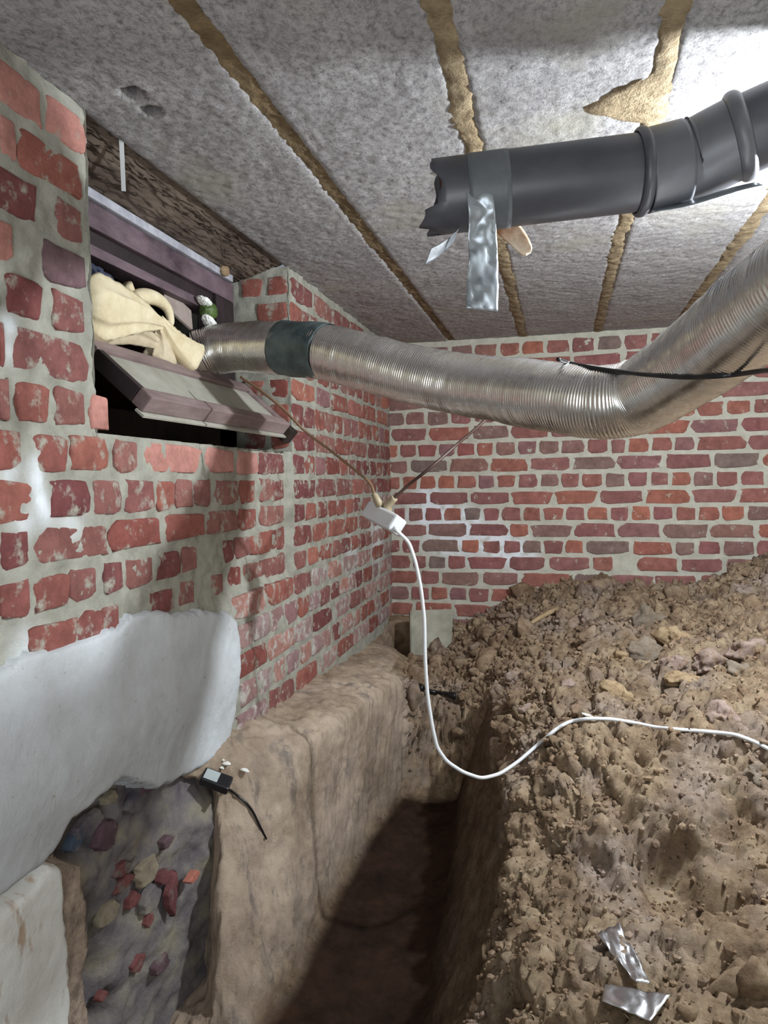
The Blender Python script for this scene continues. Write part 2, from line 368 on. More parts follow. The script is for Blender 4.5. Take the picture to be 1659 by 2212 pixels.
# left wall (with the window opening)
wl = empty('wall_left', kind='structure')
def recess(u, v): return .024*np.clip((1.893-u)/.006, 0, 1)*np.clip((v-.905)/.06, 0, 1)*np.clip((u-1.1)/.45, 0, 1)*np.clip((1.30-v)/.004, 0, 1)
def pl_left(u, v, h): return np.stack([WX+h-recess(u, v), u, v], 1)
def keep_left(um, vm):
    op = (um > OY0) & (um < OY1) & (vm > SILL)
    return ~op & ~((vm < .76) & (um < 1.31)) & ~((vm < .63) & (um < 1.5))
whL = [(on(x, y, 0, WX), r, a) for x, y, r, a in [(72, 1005, .016, .7), (78, 1040, .016, .9), (84, 1080, .016, .9), (95, 1115, .018, .8), (50, 1130, .022, .6), (20, 1020, .02, .6), (18, 700, .018, .7), (22, 760, .016, .5), (815, 1150, .12, .7), (760, 1200, .08, .5), (150, 1132, .03, .5), (60, 1400, .03, .6)]]
drL = [((WX, 1.80, z), .085, 1.0) for z in (1.25, 1.17, 1.08)]
o = wall_grid('mortar_bed', .25, DY, .35, 1.80, .0075, pl_left, m_mortar_l, wl, amp=.0058, keepf=keep_left, whites=whL, dirts=[], kind=None, s=3)
# jambs and reveal of the opening
o = wall_grid('jamb_mortar', -.98, WX+.002, SILL-.01, HZ, .008, lambda u, v, h: np.stack([u, OY1-h, v], 1), m_mortar_l, wl, amp=.005, kind=None, s=6)
o = wall_grid('jamb_mortar', -.98, WX+.002, SILL-.01, HZ, .012, lambda u, v, h: np.stack([u, OY0+h, v], 1), m_mortar_l, wl, amp=.004, kind=None, s=7)
o = wall_grid('sill_mortar', -.98, WX-.018, OY0-.01, OY1+.01, .012, lambda u, v, h: np.stack([u, v, SILL-.003+h], 1), m_mortar_l, wl, amp=.004, kind=None, s=8)
def brow(zc, ypx_list, ht, y_is, m=None, dark_from=None):
    """ypx_list: (x0,x1) photo extents at row height y_is -> bricks on the wall plane"""
    for it in ypx_list:
        x0, x1 = it[:2]; mm = it[2] if len(it) > 2 else (m or m_brick_l)
        rc = float(recess(np.array([on((x0+x1)/2, y_is, 0, WX)[1]]), np.array([zc]))[0]); a = on(x0, y_is, 0, WX-rc)[1]; b = on(x1, y_is, 0, WX-rc)[1]
        if b > 1.885: a -= b-1.885; b = 1.885
        brick(wl, (WX-rc-.001, (a+b)/2, zc+random.uniform(-.002, .002)), (0, 1, 0), (0, 0, 1), b-a+.002, ht, mm, .005+random.uniform(-.001, .002), random.uniform(-.02, .02))
cz = lambda a, b: ((a+b)/2, (b-a)-.0125)
def S7(*p): return [tuple([q[0]/2.592, q[1]/2.592]+list(q[2:])) for q in p]
rowsL = [(1.214, 1.284, 985, S7((-300, -110), (-90, 108), (185, 372), (392, 590), (640, 758), (800, 1118, m_brick_pink), (1140, 1300, m_brick_pink), (1325, 1440, m_brick_pink))),
    (1.143, 1.214, 1066, S7((-380, -30), (-15, 175), (275, 490), (520, 668), (695, 858), (870, 970), (985, 1075), (1090, 1175), (1185, 1330), (1345, 1420))),
    (1.078, 1.143, 1170, S7((-260, -30), (-10, 148), (195, 600), (618, 895), (920, 1140), (1150, 1325), (1335, 1430))),
    (1.007, 1.078, 1240, S7((-200, -20), (-10, 155), (185, 380), (385, 528), (582, 678), (700, 850), (878, 1005), (1018, 1092), (1255, 1305), (1320, 1395), (1400, 1450))),
    (.94, 1.007, 1310, S7((160, 420), (425, 660), (830, 965), (1000, 1082), (1180, 1245), (1285, 1345), (1370, 1470))),
    (.87, .94, 1385, S7((-120, 100), (165, 380))),
    (1.284, 1.354, 870, [(-60, -12), (-6, 15), (36, 102), (118, 178), (193, 229, m_brick_pink)]),
    (1.354, 1.43, 765, [(-80, -10), (-6, 4), (26, 184)]),
    (1.43, 1.50, 665, [(-60, -5), (12, 86), (114, 177)]),
    (1.50, 1.57, 560, [(-40, 24, m_brick_pink), (92, 181, m_brick_purple)]),
    (1.57, 1.64, 445, [(-50, 75), (122, 172)]),
    (1.64, 1.71, 330, [(-60, -8), (0, 30, m_brick_pink), (40, 170)]),
    (1.715, 1.785, 205, [(-70, 85, m_brick_pink), (98, 176, m_brick_pink)])]
for a, b, yy, L_ in rowsL:
    zc, ht = cz(a, b); brow(zc, L_, ht*(.86 if zc < 1.09 else .97), yy)
# strip of worn brick beside the pier
strip = [(1.214, 1.284, 985), (1.143, 1.214, 1066), (1.078, 1.143, 1150), (1.007, 1.078, 1225), (.94, 1.007, 1290)]
for i, (a, b, yy) in enumerate(strip):
    zc, ht = cz(a, b); L_ = [(577, 626)] if i % 2 == 0 else [(560, 588), (596, 624)]
    brow(zc, L_, ht, yy, m_brick_l)
# pier to the right of the opening, down to the corner
k = 0; z = 1.8-.008
rowz = [1.785, 1.714, 1.642, 1.571, 1.50, 1.43, 1.354, 1.284, 1.214, 1.143, 1.078, 1.007, .94, .87, .80, .73, .66, .59]
for i in range(len(rowz)-1):
    zt, zb = rowz[i], rowz[i+1]; zc, ht = cz(zb, zt); hdr = i % 2 == 1
    y0 = OY1+.004
    if zt < .95: y0 = {0: 1.50, 1: 1.52}[i % 2]
    y = y0
    while y < DY-.03:
        ln = (.1 if hdr else .2)*random.uniform(.95, 1.05)
        if random.random() < .12: ln = .15
        y1 = min(y+ln, DY-.004)
        if y1-y > .04 and zt > .62:
            brick(wl, (WX-.001, (y+y1)/2, zc), (0, 1, 0), (0, 0, 1), y1-y-.014, ht+random.uniform(-.004, .001), m_brick_faded if (zt < .96 or (y > 2.6 and zt < 1.16)) and random.random() < .75 else (m_brick_l if random.random() > .2 else m_brick_b), .005+random.uniform(-.001, .002), random.uniform(-.015, .015))
        y += ln
# bricks in the jamb facing the camera
for i in range(len(rowz)-1):
    zt, zb = rowz[i], rowz[i+1]
    if zb < SILL-.01: break
    zc, ht = cz(zb, zt)
    for a, b in ([(-.835, -.738)] if i % 2 else [(-.80, -.738), (-.88, -.81)]):
        brick(wl, ((a+b)/2, OY1+.001, zc), (1, 0, 0), (0, 0, 1), b-a-.006, ht-.008, m_brick_l, .005, random.uniform(-.05, .05))
# solid masonry behind the face (keeps the wall a real thickness)
boxes('masonry_core', [(-1.12, WX-.045, .25, OY0-.004, .80, HZ), (-1.12, WX-.02, OY1+.006, DY+.05, .35, HZ), (-1.12, WX-.045, OY0-.01, OY1+.01, .80, SILL-.012)], m_mortar_l, wl, bev=0)

# render skin on the lower wall: filled polygon lifted from the brick face
def skin(name, poly_px, m, parent, thick, cell=.006, edge=.012, bulge=None, s=0, ax=0, X=None):
    X = WX if X is None else X
    P = np.array([on(x, y, 0, X)[1:] for x, y in poly_px]); lo = P.min(0)-.01; hi = P.max(0)+.01
    nu = int((hi[0]-lo[0])/cell)+2; nv = int((hi[1]-lo[1])/cell)+2
    U, V = np.meshgrid(np.linspace(lo[0], hi[0], nu), np.linspace(lo[1], hi[1], nv), indexing='ij'); u = U.ravel(); v = V.ravel()
    q = np.stack([u, v, np.full_like(u, s*2.)], 1); n = len(P); ins = np.zeros(len(u), bool); dmin = np.full(len(u), 9.)
    wu = u+.006*fbm(q, 45, 3, 3); wv = v+.006*fbm(q, 45, 3, 8)
    for i in range(n):
        a = P[i]; b = P[(i+1) % n]
        c = ((a[1] > wv) != (b[1] > wv)) & (wu < (b[0]-a[0])*(wv-a[1])/(b[1]-a[1]+1e-12)+a[0]); ins ^= c
        ab = b-a; tt = np.clip(((wu-a[0])*ab[0]+(wv-a[1])*ab[1])/(ab@ab+1e-12), 0, 1)
        dmin = np.minimum(dmin, np.hypot(wu-a[0]-tt*ab[0], wv-a[1]-tt*ab[1]))
    d = np.where(ins, dmin, -dmin); h = thick*np.clip((d+.004)/edge, -1, 1)
    h = np.where(d > 0, np.sqrt(np.clip(h/thick, 0, 1))*thick, -.045)
    h = h+np.where(d > 0, .004*fbm(q, 9, 3, s)+.0012*fbm(q, 70, 2, s), 0)
    if bulge: h = h+np.where(d > 0, bulge(u, v), 0)
    k = (d > -.012).reshape(nu, nv); keep = k[:-1, :-1] & k[1:, 1:] & k[1:, :-1] & k[:-1, 1:]
    return mesh_obj(name, np.stack([X+h, u, v], 1), gridfaces(nu, nv, keep), m, parent)
pl_poly = [(-260, 1560), (-120, 1490), (0, 1440), (45, 1405), (125, 1398), (190, 1374), (250, 1347), (271, 1325), (320, 1318), (380, 1325), (423, 1318), (488, 1322), (500, 1345), (502, 1400), (500, 1470), (492, 1555), (482, 1612), (430, 1655), (322, 1705), (244, 1679), (215, 1712), (170, 1745), (136, 1775), (98, 1847), (50, 1890), (16, 1915), (-60, 1960), (-260, 2080)]
skin('plaster_render', pl_poly, m_plaster, wl, .016, bulge=lambda u, v: .012*np.exp(-((v-.78)/.08)**2), s=2)
def fbulge(u): return .055*np.clip((np.asarray(u)-1.12)/.22, 0, 1)**1.3
# foundation, slightly recessed, below the render
o = wall_grid('foundation_masonry', .25, 1.52, -.05, .80, .008, lambda u, v, h: np.stack([WX-.028+h+fbulge(u)*np.clip((.60-v)/.10, 0, 1), u, v], 1), m_found, wl, amp=.010, kind=None, s=12)
Pf = np.empty(len(o.data.vertices)*3, np.float32); o.data.vertices.foreach_get('co', Pf); Pf = Pf.reshape(-1, 3)
for cx, cy, r, dp in [(160, 1780, .05, .10), (195, 1755, .04, .08), (125, 1850, .035, .07), (185, 2130, .05, .06), (230, 2200, .03, .06), (185, 1990, .03, .04)]:
    c = on(cx, cy, 0, WX-.028); Pf[:, 0] -= dp*np.exp(-((Pf[:, 1]-c[1])**2+(Pf[:, 2]-c[2])**2)/(r*r))
o.data.vertices.foreach_set('co', Pf.ravel()); o.data.update()
skin('white_plaster', [(-260, 2120), (-80, 1990), (0, 1945), (40, 1915), (85, 1865), (112, 1868), (120, 1950), (127, 2060), (130, 2200), (128, 2420), (-260, 2420)], m_wplaster, wl, .022, s=4)
skin('rubble_render', [(110, 1868), (165, 1868), (178, 1960), (182, 2050), (170, 2120), (186, 2200), (195, 2420), (125, 2420), (124, 2000)], m_rubble, wl, .010, s=5)
def stone_mesh(seed, flat=1.0, sub=2, jag=.25):
    bm = bmesh.new(); bmesh.ops.create_icosphere(bm, subdivisions=sub, radius=1)
    P = np.array([v.co[:] for v in bm.verts]); d = 1+jag*fbm(P, 1.3, 3, seed)*1.6
    ax = np.random.default_rng(seed).normal(size=(5, 3))
    for a in ax:
        a = a/np.linalg.norm(a); pr = P@a; d = np.minimum(d, np.where(pr > .3, .78/np.maximum(pr, .3), 9))
    for v, k in zip(bm.verts, d): v.co *= k; v.co.z *= flat
    me = bpy.data.meshes.new('stone'); bm.to_mesh(me); bm.free(); me.polygons.foreach_set('use_smooth', [True]*len(me.polygons)); return me
def frag_mesh(seed):
    r = random.Random(seed); n = r.randint(5, 8); an = sorted(2*math.pi*(k+r.uniform(-.3, .3))/n for k in range(n)); C_ = [(math.cos(a)*r.uniform(.7, 1.1), math.sin(a)*r.uniform(.7, 1.1)) for a in an]
    V = []; pts = []
    for k in range(n):
        a, b = C_[k], C_[(k+1) % n]
        for t_ in (0, .25, .5, .75): pts.append((a[0]*(1-t_)+b[0]*t_+r.uniform(-.06, .06), a[1]*(1-t_)+b[1]*t_+r.uniform(-.06, .06)))
    N_ = len(pts)
    for sc2, x in ((1.05, -3), (1.0, 0), (.93, .8), (.8, 1.0), (.4, 1.0)):
        for p_ in pts: V.append((x+r.uniform(-.15, .15), p_[0]*sc2, p_[1]*sc2))
    Fc = [(L_*N_+k, L_*N_+(k+1) % N_, (L_+1)*N_+(k+1) % N_, (L_+1)*N_+k) for L_ in range(4) for k in range(N_)]+[tuple(4*N_+k for k in range(N_))]
    me = bpy.data.meshes.new('fragment'); me.from_pydata(V, [], Fc); me.polygons.foreach_set('use_smooth', [True]*len(Fc)); return me
STN = [(232, 1805, 30, 40, m_stone_v, 'stone'), (165, 1818, 26, 22, m_stone_b, 'stone'), (262, 1880, 26, 18, m_stone_r, 'brick_fragment'), (268, 1910, 30, 14, m_stone_r, 'brick_fragment'), (355, 1895, 16, 18, m_stone_r, 'brick_fragment'),
       (375, 1930, 18, 44, m_stone_r, 'brick_fragment'), (420, 1893, 22, 11, m_stone_o, 'brick_fragment'), (290, 1945, 18, 18, m_stone_r, 'brick_fragment'), (320, 1885, 40, 32, m_stone_y, 'stone'), (330, 1940, 36, 30, m_found, 'stone'),
       (298, 2080, 20, 18, m_stone_r, 'brick_fragment'), (322, 1985, 14, 16, m_stone_r, 'brick_fragment'), (170, 2072, 10, 14, m_stone_o, 'brick_fragment'), (222, 2152, 12, 10, m_stone_r, 'brick_fragment'), (190, 1785, 44, 22, m_found, 'stone'),
       (300, 1730, 34, 26, m_found, 'stone'), (320, 1695, 22, 22, m_stone_v, 'stone'), (240, 1725, 22, 14, m_stone_y, 'stone'), (140, 1932, 8, 12, m_stone_o, 'brick_fragment'), (350, 2085, 24, 20, m_stone_v, 'stone'), (360, 1820, 24, 12, m_stone_v, 'stone'), (235, 1975, 34, 20, m_stone_y, 'stone')]
for i, (x, y, rx, ry, m, nm) in enumerate(STN):
    c = on(x, y, 0, WX-.022+float(fbulge(on(x, y, 0, WX-.02)[1]))); s_ = (c-EYE)@RW[:, :]@np.array([0, 0, -1]); sc_ = abs(s_)/F
    me = frag_mesh(i+50); me.materials.append(m); q = bpy.data.objects.new(nm, me); link(q, wl)
    q.matrix_world = Matrix.Translation(Vector(c))@Matrix.Diagonal((.0035, rx*sc_*1.3, ry*sc_*1.1, 1))

# ------------------------------------------------------------------ ceiling of concrete planks
ceil = empty('ceiling', kind='structure')
boxes('slab_core', [(-.75, 1.55, -.65, DY+.02, HZ+.035, HZ+.10)], m_plank, ceil, bev=0)
JX = [-.456, -.150, .150, .450, .755, 1.06, 1.36]
edges = [-.76]+JX+[1.56]
holes = [(on(288, 204, 2, HZ), .017), (on(326, 241, 2, HZ), .015)]
for i in range(len(edges)-1):
    x0, x1 = edges[i]+.006, edges[i+1]-.006; y0, y1 = -.6, DY+.01; cell = .007 if i < 4 else .014
    nu = int((x1-x0)/cell)+1; nv = int((y1-y0)/cell)+1
    U, V = np.meshgrid(np.linspace(x0, x1, nu), np.linspace(y0, y1, nv), indexing='ij'); u = U.ravel(); v = V.ravel()
    q = np.stack([u, v, np.zeros_like(u)], 1); h = .0022*fbm(q, 90, 3, i)+.002*fbm(q, 12, 3, i+9)
    ed = np.minimum(u-x0, x1-u); h = h+.014*np.exp(-(ed/.006)**2)
    hole = np.zeros_like(u)  # mask that paints shade into the ceiling holes
    if i == 0:
        for c, r in holes:
            d = np.hypot((u-c[0]), (v-c[1])*1.0); g = np.clip((r*1.1-d)/(r*.3), 0, 1); h = h+.033*g; hole = np.maximum(hole, np.clip((r*1.15-d)/(r*.3), 0, 1))
        c = on(310, 250, 2, HZ); d = np.hypot(u-c[0]-.004, v-c[1]); hole = np.maximum(hole, .25*np.exp(-(d/.02)**2))
    o = mesh_obj('concrete_plank', np.stack([u, v, HZ+h], 1), [f[::-1] for f in gridfaces(nu, nv)], m_plank, ceil); setattr_mesh(o, 'hole', hole)
for i, x in enumerate(JX):
    nv = 420; nu = 9; V = []; s = i*7
    yy = np.linspace(-.6, DY+.005, nv); q = np.stack([np.full(nv, x), yy, np.zeros(nv)], 1)
    wl_ = .021+.012*fbm(q, 9, 3, s)+.009*fbm(q, 50, 3, s+1); wr_ = .021+.012*fbm(q, 9, 3, s+2)+.009*fbm(q, 50, 3, s+3); off = .006*fbm(q, 3, 2, s+4)
    if i == 2:
        g = np.clip(1-abs(yy-1.235)/.075, 0, 1)**.7; wl_ = wl_+.105*g; wr_ = wr_+.006*g
    for k in range(nu):
        t_ = k/(nu-1); xx = x+off-wl_*(1-t_)+wr_*t_
        prof = np.sqrt(max(0, 1-(2*t_-1)**2)); hh = HZ+.004-.0055*prof*(1 if i else .3)
        Q = np.stack([xx, yy, np.full(nv, hh)], 1); Q[:, 2] += .0035*fbm(Q, 70, 3, s+6)-(.004*g*(prof**.3) if i == 2 else 0)
        V.append(Q)
    P = np.concatenate(V); mesh_obj('joint_filler', P, gridfaces(nu, nv), m_filler_d if i == 0 else m_filler, ceil)

# right and front walls close the cellar outside the picture
def plain_wall(name, u0, u1, place):
    t = None
    return wall_grid(name, u0, u1, .0, 1.84, .03, place, m_mortar_b, amp=.004, s=15)
plain_wall('wall_right', -.65, DY, lambda u, v, h: np.stack([1.5-h, u, v], 1))
plain_wall('wall_front', -1.0, 1.55, lambda u, v, h: np.stack([u, -.6+h, v], 1))
wall_grid('wall_left_near', -.65, .25, .0, 1.84, .03, lambda u, v, h: np.stack([WX+h, u, v], 1), m_mortar_l, amp=.004, s=16)

# ------------------------------------------------------------------ floor of dug soil
def sec(*p): return np.array(p)
SEC = {
 -.6: [(-.80, .15), (-.72, .13), (-.66, .12), (-.6, .10), (-.56, .08), (-.42, .06), (-.3, .08), (-.24, .15), (-.15, .25), (-.05, .31), (.05, .36), (.2, .40), (.5, .45), (1.52, .55)],
 .80: [(-.80, .15), (-.72, .13), (-.66, .12), (-.6, .10), (-.56, .08), (-.42, .06), (-.3, .08), (-.24, .15), (-.15, .26), (-.05, .36), (.05, .42), (.2, .47), (.5, .50), (1.52, .60)],
 1.07: [(-.80, .15), (-.72, .13), (-.66, .12), (-.6, .10), (-.56, .08), (-.42, .07), (-.3, .09), (-.24, .16), (-.16, .28), (-.07, .39), (.05, .45), (.2, .49), (.5, .53), (1.52, .66)],
 1.215: [(-.80, .20), (-.74, .19), (-.69, .18), (-.64, .15), (-.58, .11), (-.43, .08), (-.29, .10), (-.225, .18), (-.14, .31), (-.06, .41), (.06, .455), (.22, .48), (.5, .54), (1.52, .68)],
 1.265: [(-.80, .655), (-.745, .62), (-.70, .52), (-.65, .33), (-.59, .12), (-.43, .08), (-.29, .10), (-.21, .18), (-.105, .34), (-.04, .43), (.06, .46), (.25, .47), (.5, .54), (1.52, .70)],
 1.40: [(-.80, .67), (-.72, .635), (-.655, .54), (-.61, .33), (-.575, .11), (-.42, .08), (-.28, .10), (-.195, .25), (-.08, .45), (.01, .53), (.12, .53), (.3, .50), (.55, .56), (1.52, .78)],
 1.55: [(-.80, .645), (-.70, .62), (-.60, .57), (-.585, .35), (-.575, .12), (-.42, .09), (-.29, .11), (-.205, .27), (-.09, .51), (0, .59), (.1, .62), (.3, .62), (.55, .66), (1.52, .86)],
 1.70: [(-.80, .62), (-.66, .60), (-.575, .57), (-.575, .35), (-.575, .13), (-.42, .10), (-.29, .12), (-.215, .28), (-.105, .51), (-.02, .625), (.15, .66), (.35, .69), (.6, .73), (1.52, .93)],
 2.00: [(-.80, .60), (-.65, .59), (-.55, .56), (-.555, .36), (-.56, .14), (-.43, .12), (-.31, .14), (-.25, .35), (-.17, .57), (-.05, .64), (.12, .68), (.35, .72), (.6, .77), (1.52, 1.0)],
 2.30: [(-.80, .585), (-.65, .57), (-.51, .54), (-.51, .36), (-.51, .16), (-.42, .15), (-.33, .17), (-.27, .36), (-.2, .54), (-.08, .62), (.12, .68), (.38, .73), (.65, .80), (1.52, 1.02)],
 2.37: [(-.80, .575), (-.65, .55), (-.52, .52), (-.48, .50), (-.42, .48), (-.38, .48), (-.34, .49), (-.29, .51), (-.2, .56), (-.06, .64), (.12, .70), (.4, .75), (.7, .83), (1.52, 1.03)],
 2.80: [(-.80, .56), (-.66, .54), (-.60, .49), (-.52, .47), (-.44, .49), (-.38, .53), (-.32, .56), (-.26, .6), (-.17, .65), (0, .70), (.16, .74), (.42, .77), (.72, .86), (1.52, 1.05)],
 3.13: [(-.80, .60), (-.70, .60), (-.60, .60), (-.52, .60), (-.45, .60), (-.40, .60), (-.33, .63), (-.235, .67), (-.15, .735), (.0, .76), (.17, .775), (.36, .75), (.50, .705), (1.52, 1.06)]}
# extra knots on the far right of the back sections
ys = sorted(SEC); A = np.array([SEC[y] for y in ys])   # (S,14,2)
i3 = ys.index(3.13); A[i3, 12] = (.50, .705)
NU, NV = 400, 520
vy = np.concatenate([np.linspace(-.6, .75, 40, endpoint=False), np.linspace(.75, 3.13, NV-40)])
K = A.shape[1]; segw = np.array([1, 1.4, 2.6, 2.6, 1.6, 1.4, 2.6, 3, 2, 2, 2.4, 2.6, 5.5]); cu = np.concatenate([[0], np.cumsum(segw)]); cu /= cu[-1]
uu = np.linspace(0, 1, NU); S2 = np.zeros((NU, NV, 3))
Ay = np.stack([np.stack([np.interp(vy, ys, A[:, k, c]) for c in (0, 1)], 1) for k in range(K)], 0)  # K,NV,2
for j in range(NV):
    S2[:, j, 0] = np.interp(uu, cu, Ay[:, j, 0]); S2[:, j, 2] = np.interp(uu, cu, Ay[:, j, 1]); S2[:, j, 1] = vy[j]
def smooth_grid(G, it):
    for _ in range(it):
        H = G.copy(); H[1:-1] = (G[:-2]+G[2:]+2*G[1:-1])/4; G = H.copy(); G[:, 1:-1] = (H[:, :-2]+H[:, 2:]+2*H[:, 1:-1])/4
    return G
Yk = S2[:, :, 1].copy(); S2 = smooth_grid(S2, 14); S2[:, :, 1] = Yk
# back heap rises towards the right against the wall
X, Y, Z = S2[:, :, 0], S2[:, :, 1], S2[:, :, 2]
S2[:, :, 2] += .10*np.clip((X-.52)/.3, 0, 1)*np.clip((Y-2.5)/.6, 0, 1)
S2[:, :, 1] += .14*np.clip((-.655-X)/.10, 0, 1)*np.clip((.61-Z)/.07, 0, 1)*np.clip((Y-.9)/.28, 0, 1)*np.clip((1.6-Y)/.3, 0, 1)
def normals(S):
    du = np.gradient(S, axis=0); dv = np.gradient(S, axis=1); n = np.cross(du, dv); return n/np.linalg.norm(n, axis=2, keepdims=True)
Nn = normals(S2); Nn *= np.sign(Nn[:, :, 2:3].mean())
P = S2.reshape(-1, 3); N0 = Nn.reshape(-1, 3); ui = np.repeat(uu, NV)
heap = np.clip((ui-cu[7]*.5-cu[8]*.5)/((cu[8]-cu[7])*.5), 0, 1)                       # the loose heap
back = np.clip((P[:, 1]-2.27)/.06, 0, 1)*(ui > cu[2]); loose = np.clip(np.maximum(heap, back*.8), 0, 1)
clay = np.clip((cu[4]-ui)/.03, 0, 1)*np.clip((2.85-P[:, 1])/.3, 0, 1)*np.where(ui > cu[2]-.02, np.clip((2.36-P[:, 1])/.06, 0, 1), 1)
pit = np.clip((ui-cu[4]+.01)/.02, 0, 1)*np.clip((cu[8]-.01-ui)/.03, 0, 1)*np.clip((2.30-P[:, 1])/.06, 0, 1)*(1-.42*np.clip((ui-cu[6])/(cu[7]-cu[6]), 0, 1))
# lumps
warp = P+.012*np.stack([fbm(P, 25, 2, k) for k in (1, 2, 3)], 1)
d1, id1, e1_ = worley(warp, 12, 3); d2, id2, e2_ = worley(warp, 30, 5); d3, id3, e3_ = worley(warp, 75, 8)
crk = lambda e, w_: np.exp(-e/w_)
lump = .030*(.5-d1)+.030*(id1-.5)*(1-crk(e1_, .12))-.034*crk(e1_, .08)*(id1 > .3)+.012*(.5-d2)+.013*(id2-.5)*(1-crk(e2_, .15))-.017*crk(e2_, .10)*(id2 > .3)+.005*(.5-d3)+.004*(id3-.5)
big = .030*fbm(P, 6, 3, 21)
fine = .004*fbm(P, 70, 3, 31)
fr_ = np.clip((1.75-P[:, 1])/.35, 0, 1)
gran = .007*fbm(P, 95, 3, 91)+.010*(1-2*np.abs(fbm(P, 26, 3, 93)))
disp = loose*(lump*(1-.55*fr_)+big*(.8+.6*fr_)+gran*(.5+.7*fr_))+fine*(1+.6*loose)
streak = fbm(P*np.array([1, 1, .18]), 55, 3, 41)
disp += clay*(.012*streak+.006*fbm(P, 14, 3, 43)+.012*fbm(P, 5, 2, 44))
disp += pit*(.010*fbm(P*np.array([1, .6, 1]), 22, 4, 51))
BV0 = BVHTree.FromPolygons([tuple(q) for q in (P+N0*disp[:, None]).tolist()], gridfaces(NU, NV))
def dent(px, py, zg, r, dp, ax=2):
    global disp
    h0 = BV0.ray_cast(Vector(EYE), Vector(rayd(px, py)), 10)[0]; c = np.array(h0) if h0 else on(px, py, ax, zg); disp = disp-dp*gauss(P, c, r)
for a in [(1500, 1905, .52, .075, .09), (1420, 1850, .53, .045, .06), (1590, 1930, .54, .06, .07), (1470, 1830, .5, .03, .04), (1225, 1740, .58, .03, .04), (1300, 1700, .58, .035, .045), (1290, 1850, .50, .022, .04), (1450, 1650, .62, .03, .045), (1380, 1630, .62, .028, .04), (1320, 1900, .5, .03, .035), (1180, 1840, .5, .03, .03), (1350, 1760, .5, .02, .03), (1420, 2080, .5, .02, .02), (1560, 2080, .5, .03, .03), (1230, 2010, .5, .025, .02),
          (1100, 1560, .50, .05, .05), (1180, 1560, .58, .03, .03), (1560, 1790, .60, .035, .03), (1600, 1740, .62, .03, .02), (1060, 2170, .30, .05, .05)]: dent(*a)
for a in [(1310, 1790, .54, .03, -.03), (1340, 1860, .52, .025, -.025), (1500, 1760, .60, .04, -.02), (1150, 1760, .52, .04, -.02), (1130, 1890, .45, .04, -.02), (1220, 1640, .60, .04, -.015), (1560, 1600, .65, .06, -.02)]: dent(*a)
for a in [(868, 1385, .50, .042, .42), (852, 1366, .55, .03, .2), (876, 1405, .48, .03, .3)]: dent(*a)
for x, y in [(908, 1484), (925, 1491), (942, 1494), (960, 1497), (975, 1499)]: dent(x, y, .50, .019, .2)
for x, y, r, d_ in [(1395, 1320, .02, .05), (1440, 1325, .02, .04), (1365, 1385, .025, .05), (1430, 1390, .035, .06), (1500, 1455, .04, .06), (1440, 1470, .03, .05), (1570, 1420, .03, .06), (1520, 1505, .03, .05), (1290, 1400, .02, .04), (1350, 1530, .02, .04), (1460, 1530, .025, .05), (1640, 1350, .03, .05), (1480, 1290, .02, .04), (1250, 1400, .02, .03), (1130, 1420, .02, .03), (1170, 1470, .02, .03), (1320, 1290, .015, .03), (1545, 1330, .02, .04), (1620, 1300, .02, .04), (1400, 1440, .02, .05), (1230, 1290, .03, .05), (1195, 1350, .02, .04), (1600, 1520, .03, .04), (1000, 1340, .02, .04), (1040, 1345, .02, .04), (1080, 1345, .02, .04)]:
    dent(x, y, .74 if y < 1420 else .71, r, d_)
# ledge drop over the dark notch in front of the slab
P2 = P+N0*disp[:, None]
P2[:, 0] = np.maximum(P2[:, 0], -.80)
P2[:, 2] -= .24*np.exp(-((P2[:, 0]+.655)/.05)**4)*np.clip((P2[:, 1]-2.74)/.03, 0, 1)*np.clip((3.04-P2[:, 1])/.03, 0, 1)*(P2[:, 2] > .3)
floor_faces = gridfaces(NU, NV)
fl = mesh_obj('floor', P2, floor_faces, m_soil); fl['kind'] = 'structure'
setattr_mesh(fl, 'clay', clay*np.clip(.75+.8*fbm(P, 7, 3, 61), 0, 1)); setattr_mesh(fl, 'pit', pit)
BV = BVHTree.FromPolygons([tuple(p) for p in P2.tolist()], floor_faces)
def hit(px, py):
    d = rayd(px, py); r = BV.ray_cast(Vector(EYE), Vector(d), 10); return r[0], r[1]
def hitn(px, py):
    p, n = hit(px, py)
    if n.z < 0: n = -n
    return p, n

# clods lying on the heap: parts of the floor
clod_shapes = []
for i in range(10):
    me = stone_mesh(i+5, .8, 3 if i < 5 else 2, .62); me.materials.append(m_clod); clod_shapes.append(me)
G2 = P2.reshape(NU, NV, 3); GN = normals(G2); GN *= np.sign(GN[:, :, 2:3].mean())
LO = loose.reshape(NU, NV)
cnt = 0; tries = 0
while cnt < 280 and tries < 20000:
    tries += 1; i = random.randrange(NU); j = random.randrange(60, NV-3)
    if LO[i, j] < .5: continue
    p = G2[i, j]
    if p[0] > .257*p[1]+.15: continue
    r = random.choice([.006, .008, .009, .011, .013, .016, .022, .030]) * (1.25 if p[1] > 2 else .8)
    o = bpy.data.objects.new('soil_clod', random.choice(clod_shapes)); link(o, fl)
    o.location = Vector(p)+Vector(GN[i, j])*r*.2; o.rotation_euler = (random.uniform(0, 6), random.uniform(0, 6), random.uniform(0, 6)); s_ = r*random.uniform(.8, 1.2); o.scale = (s_*random.uniform(.8, 1.5), s_, s_*random.uniform(.6, 1)); cnt += 1
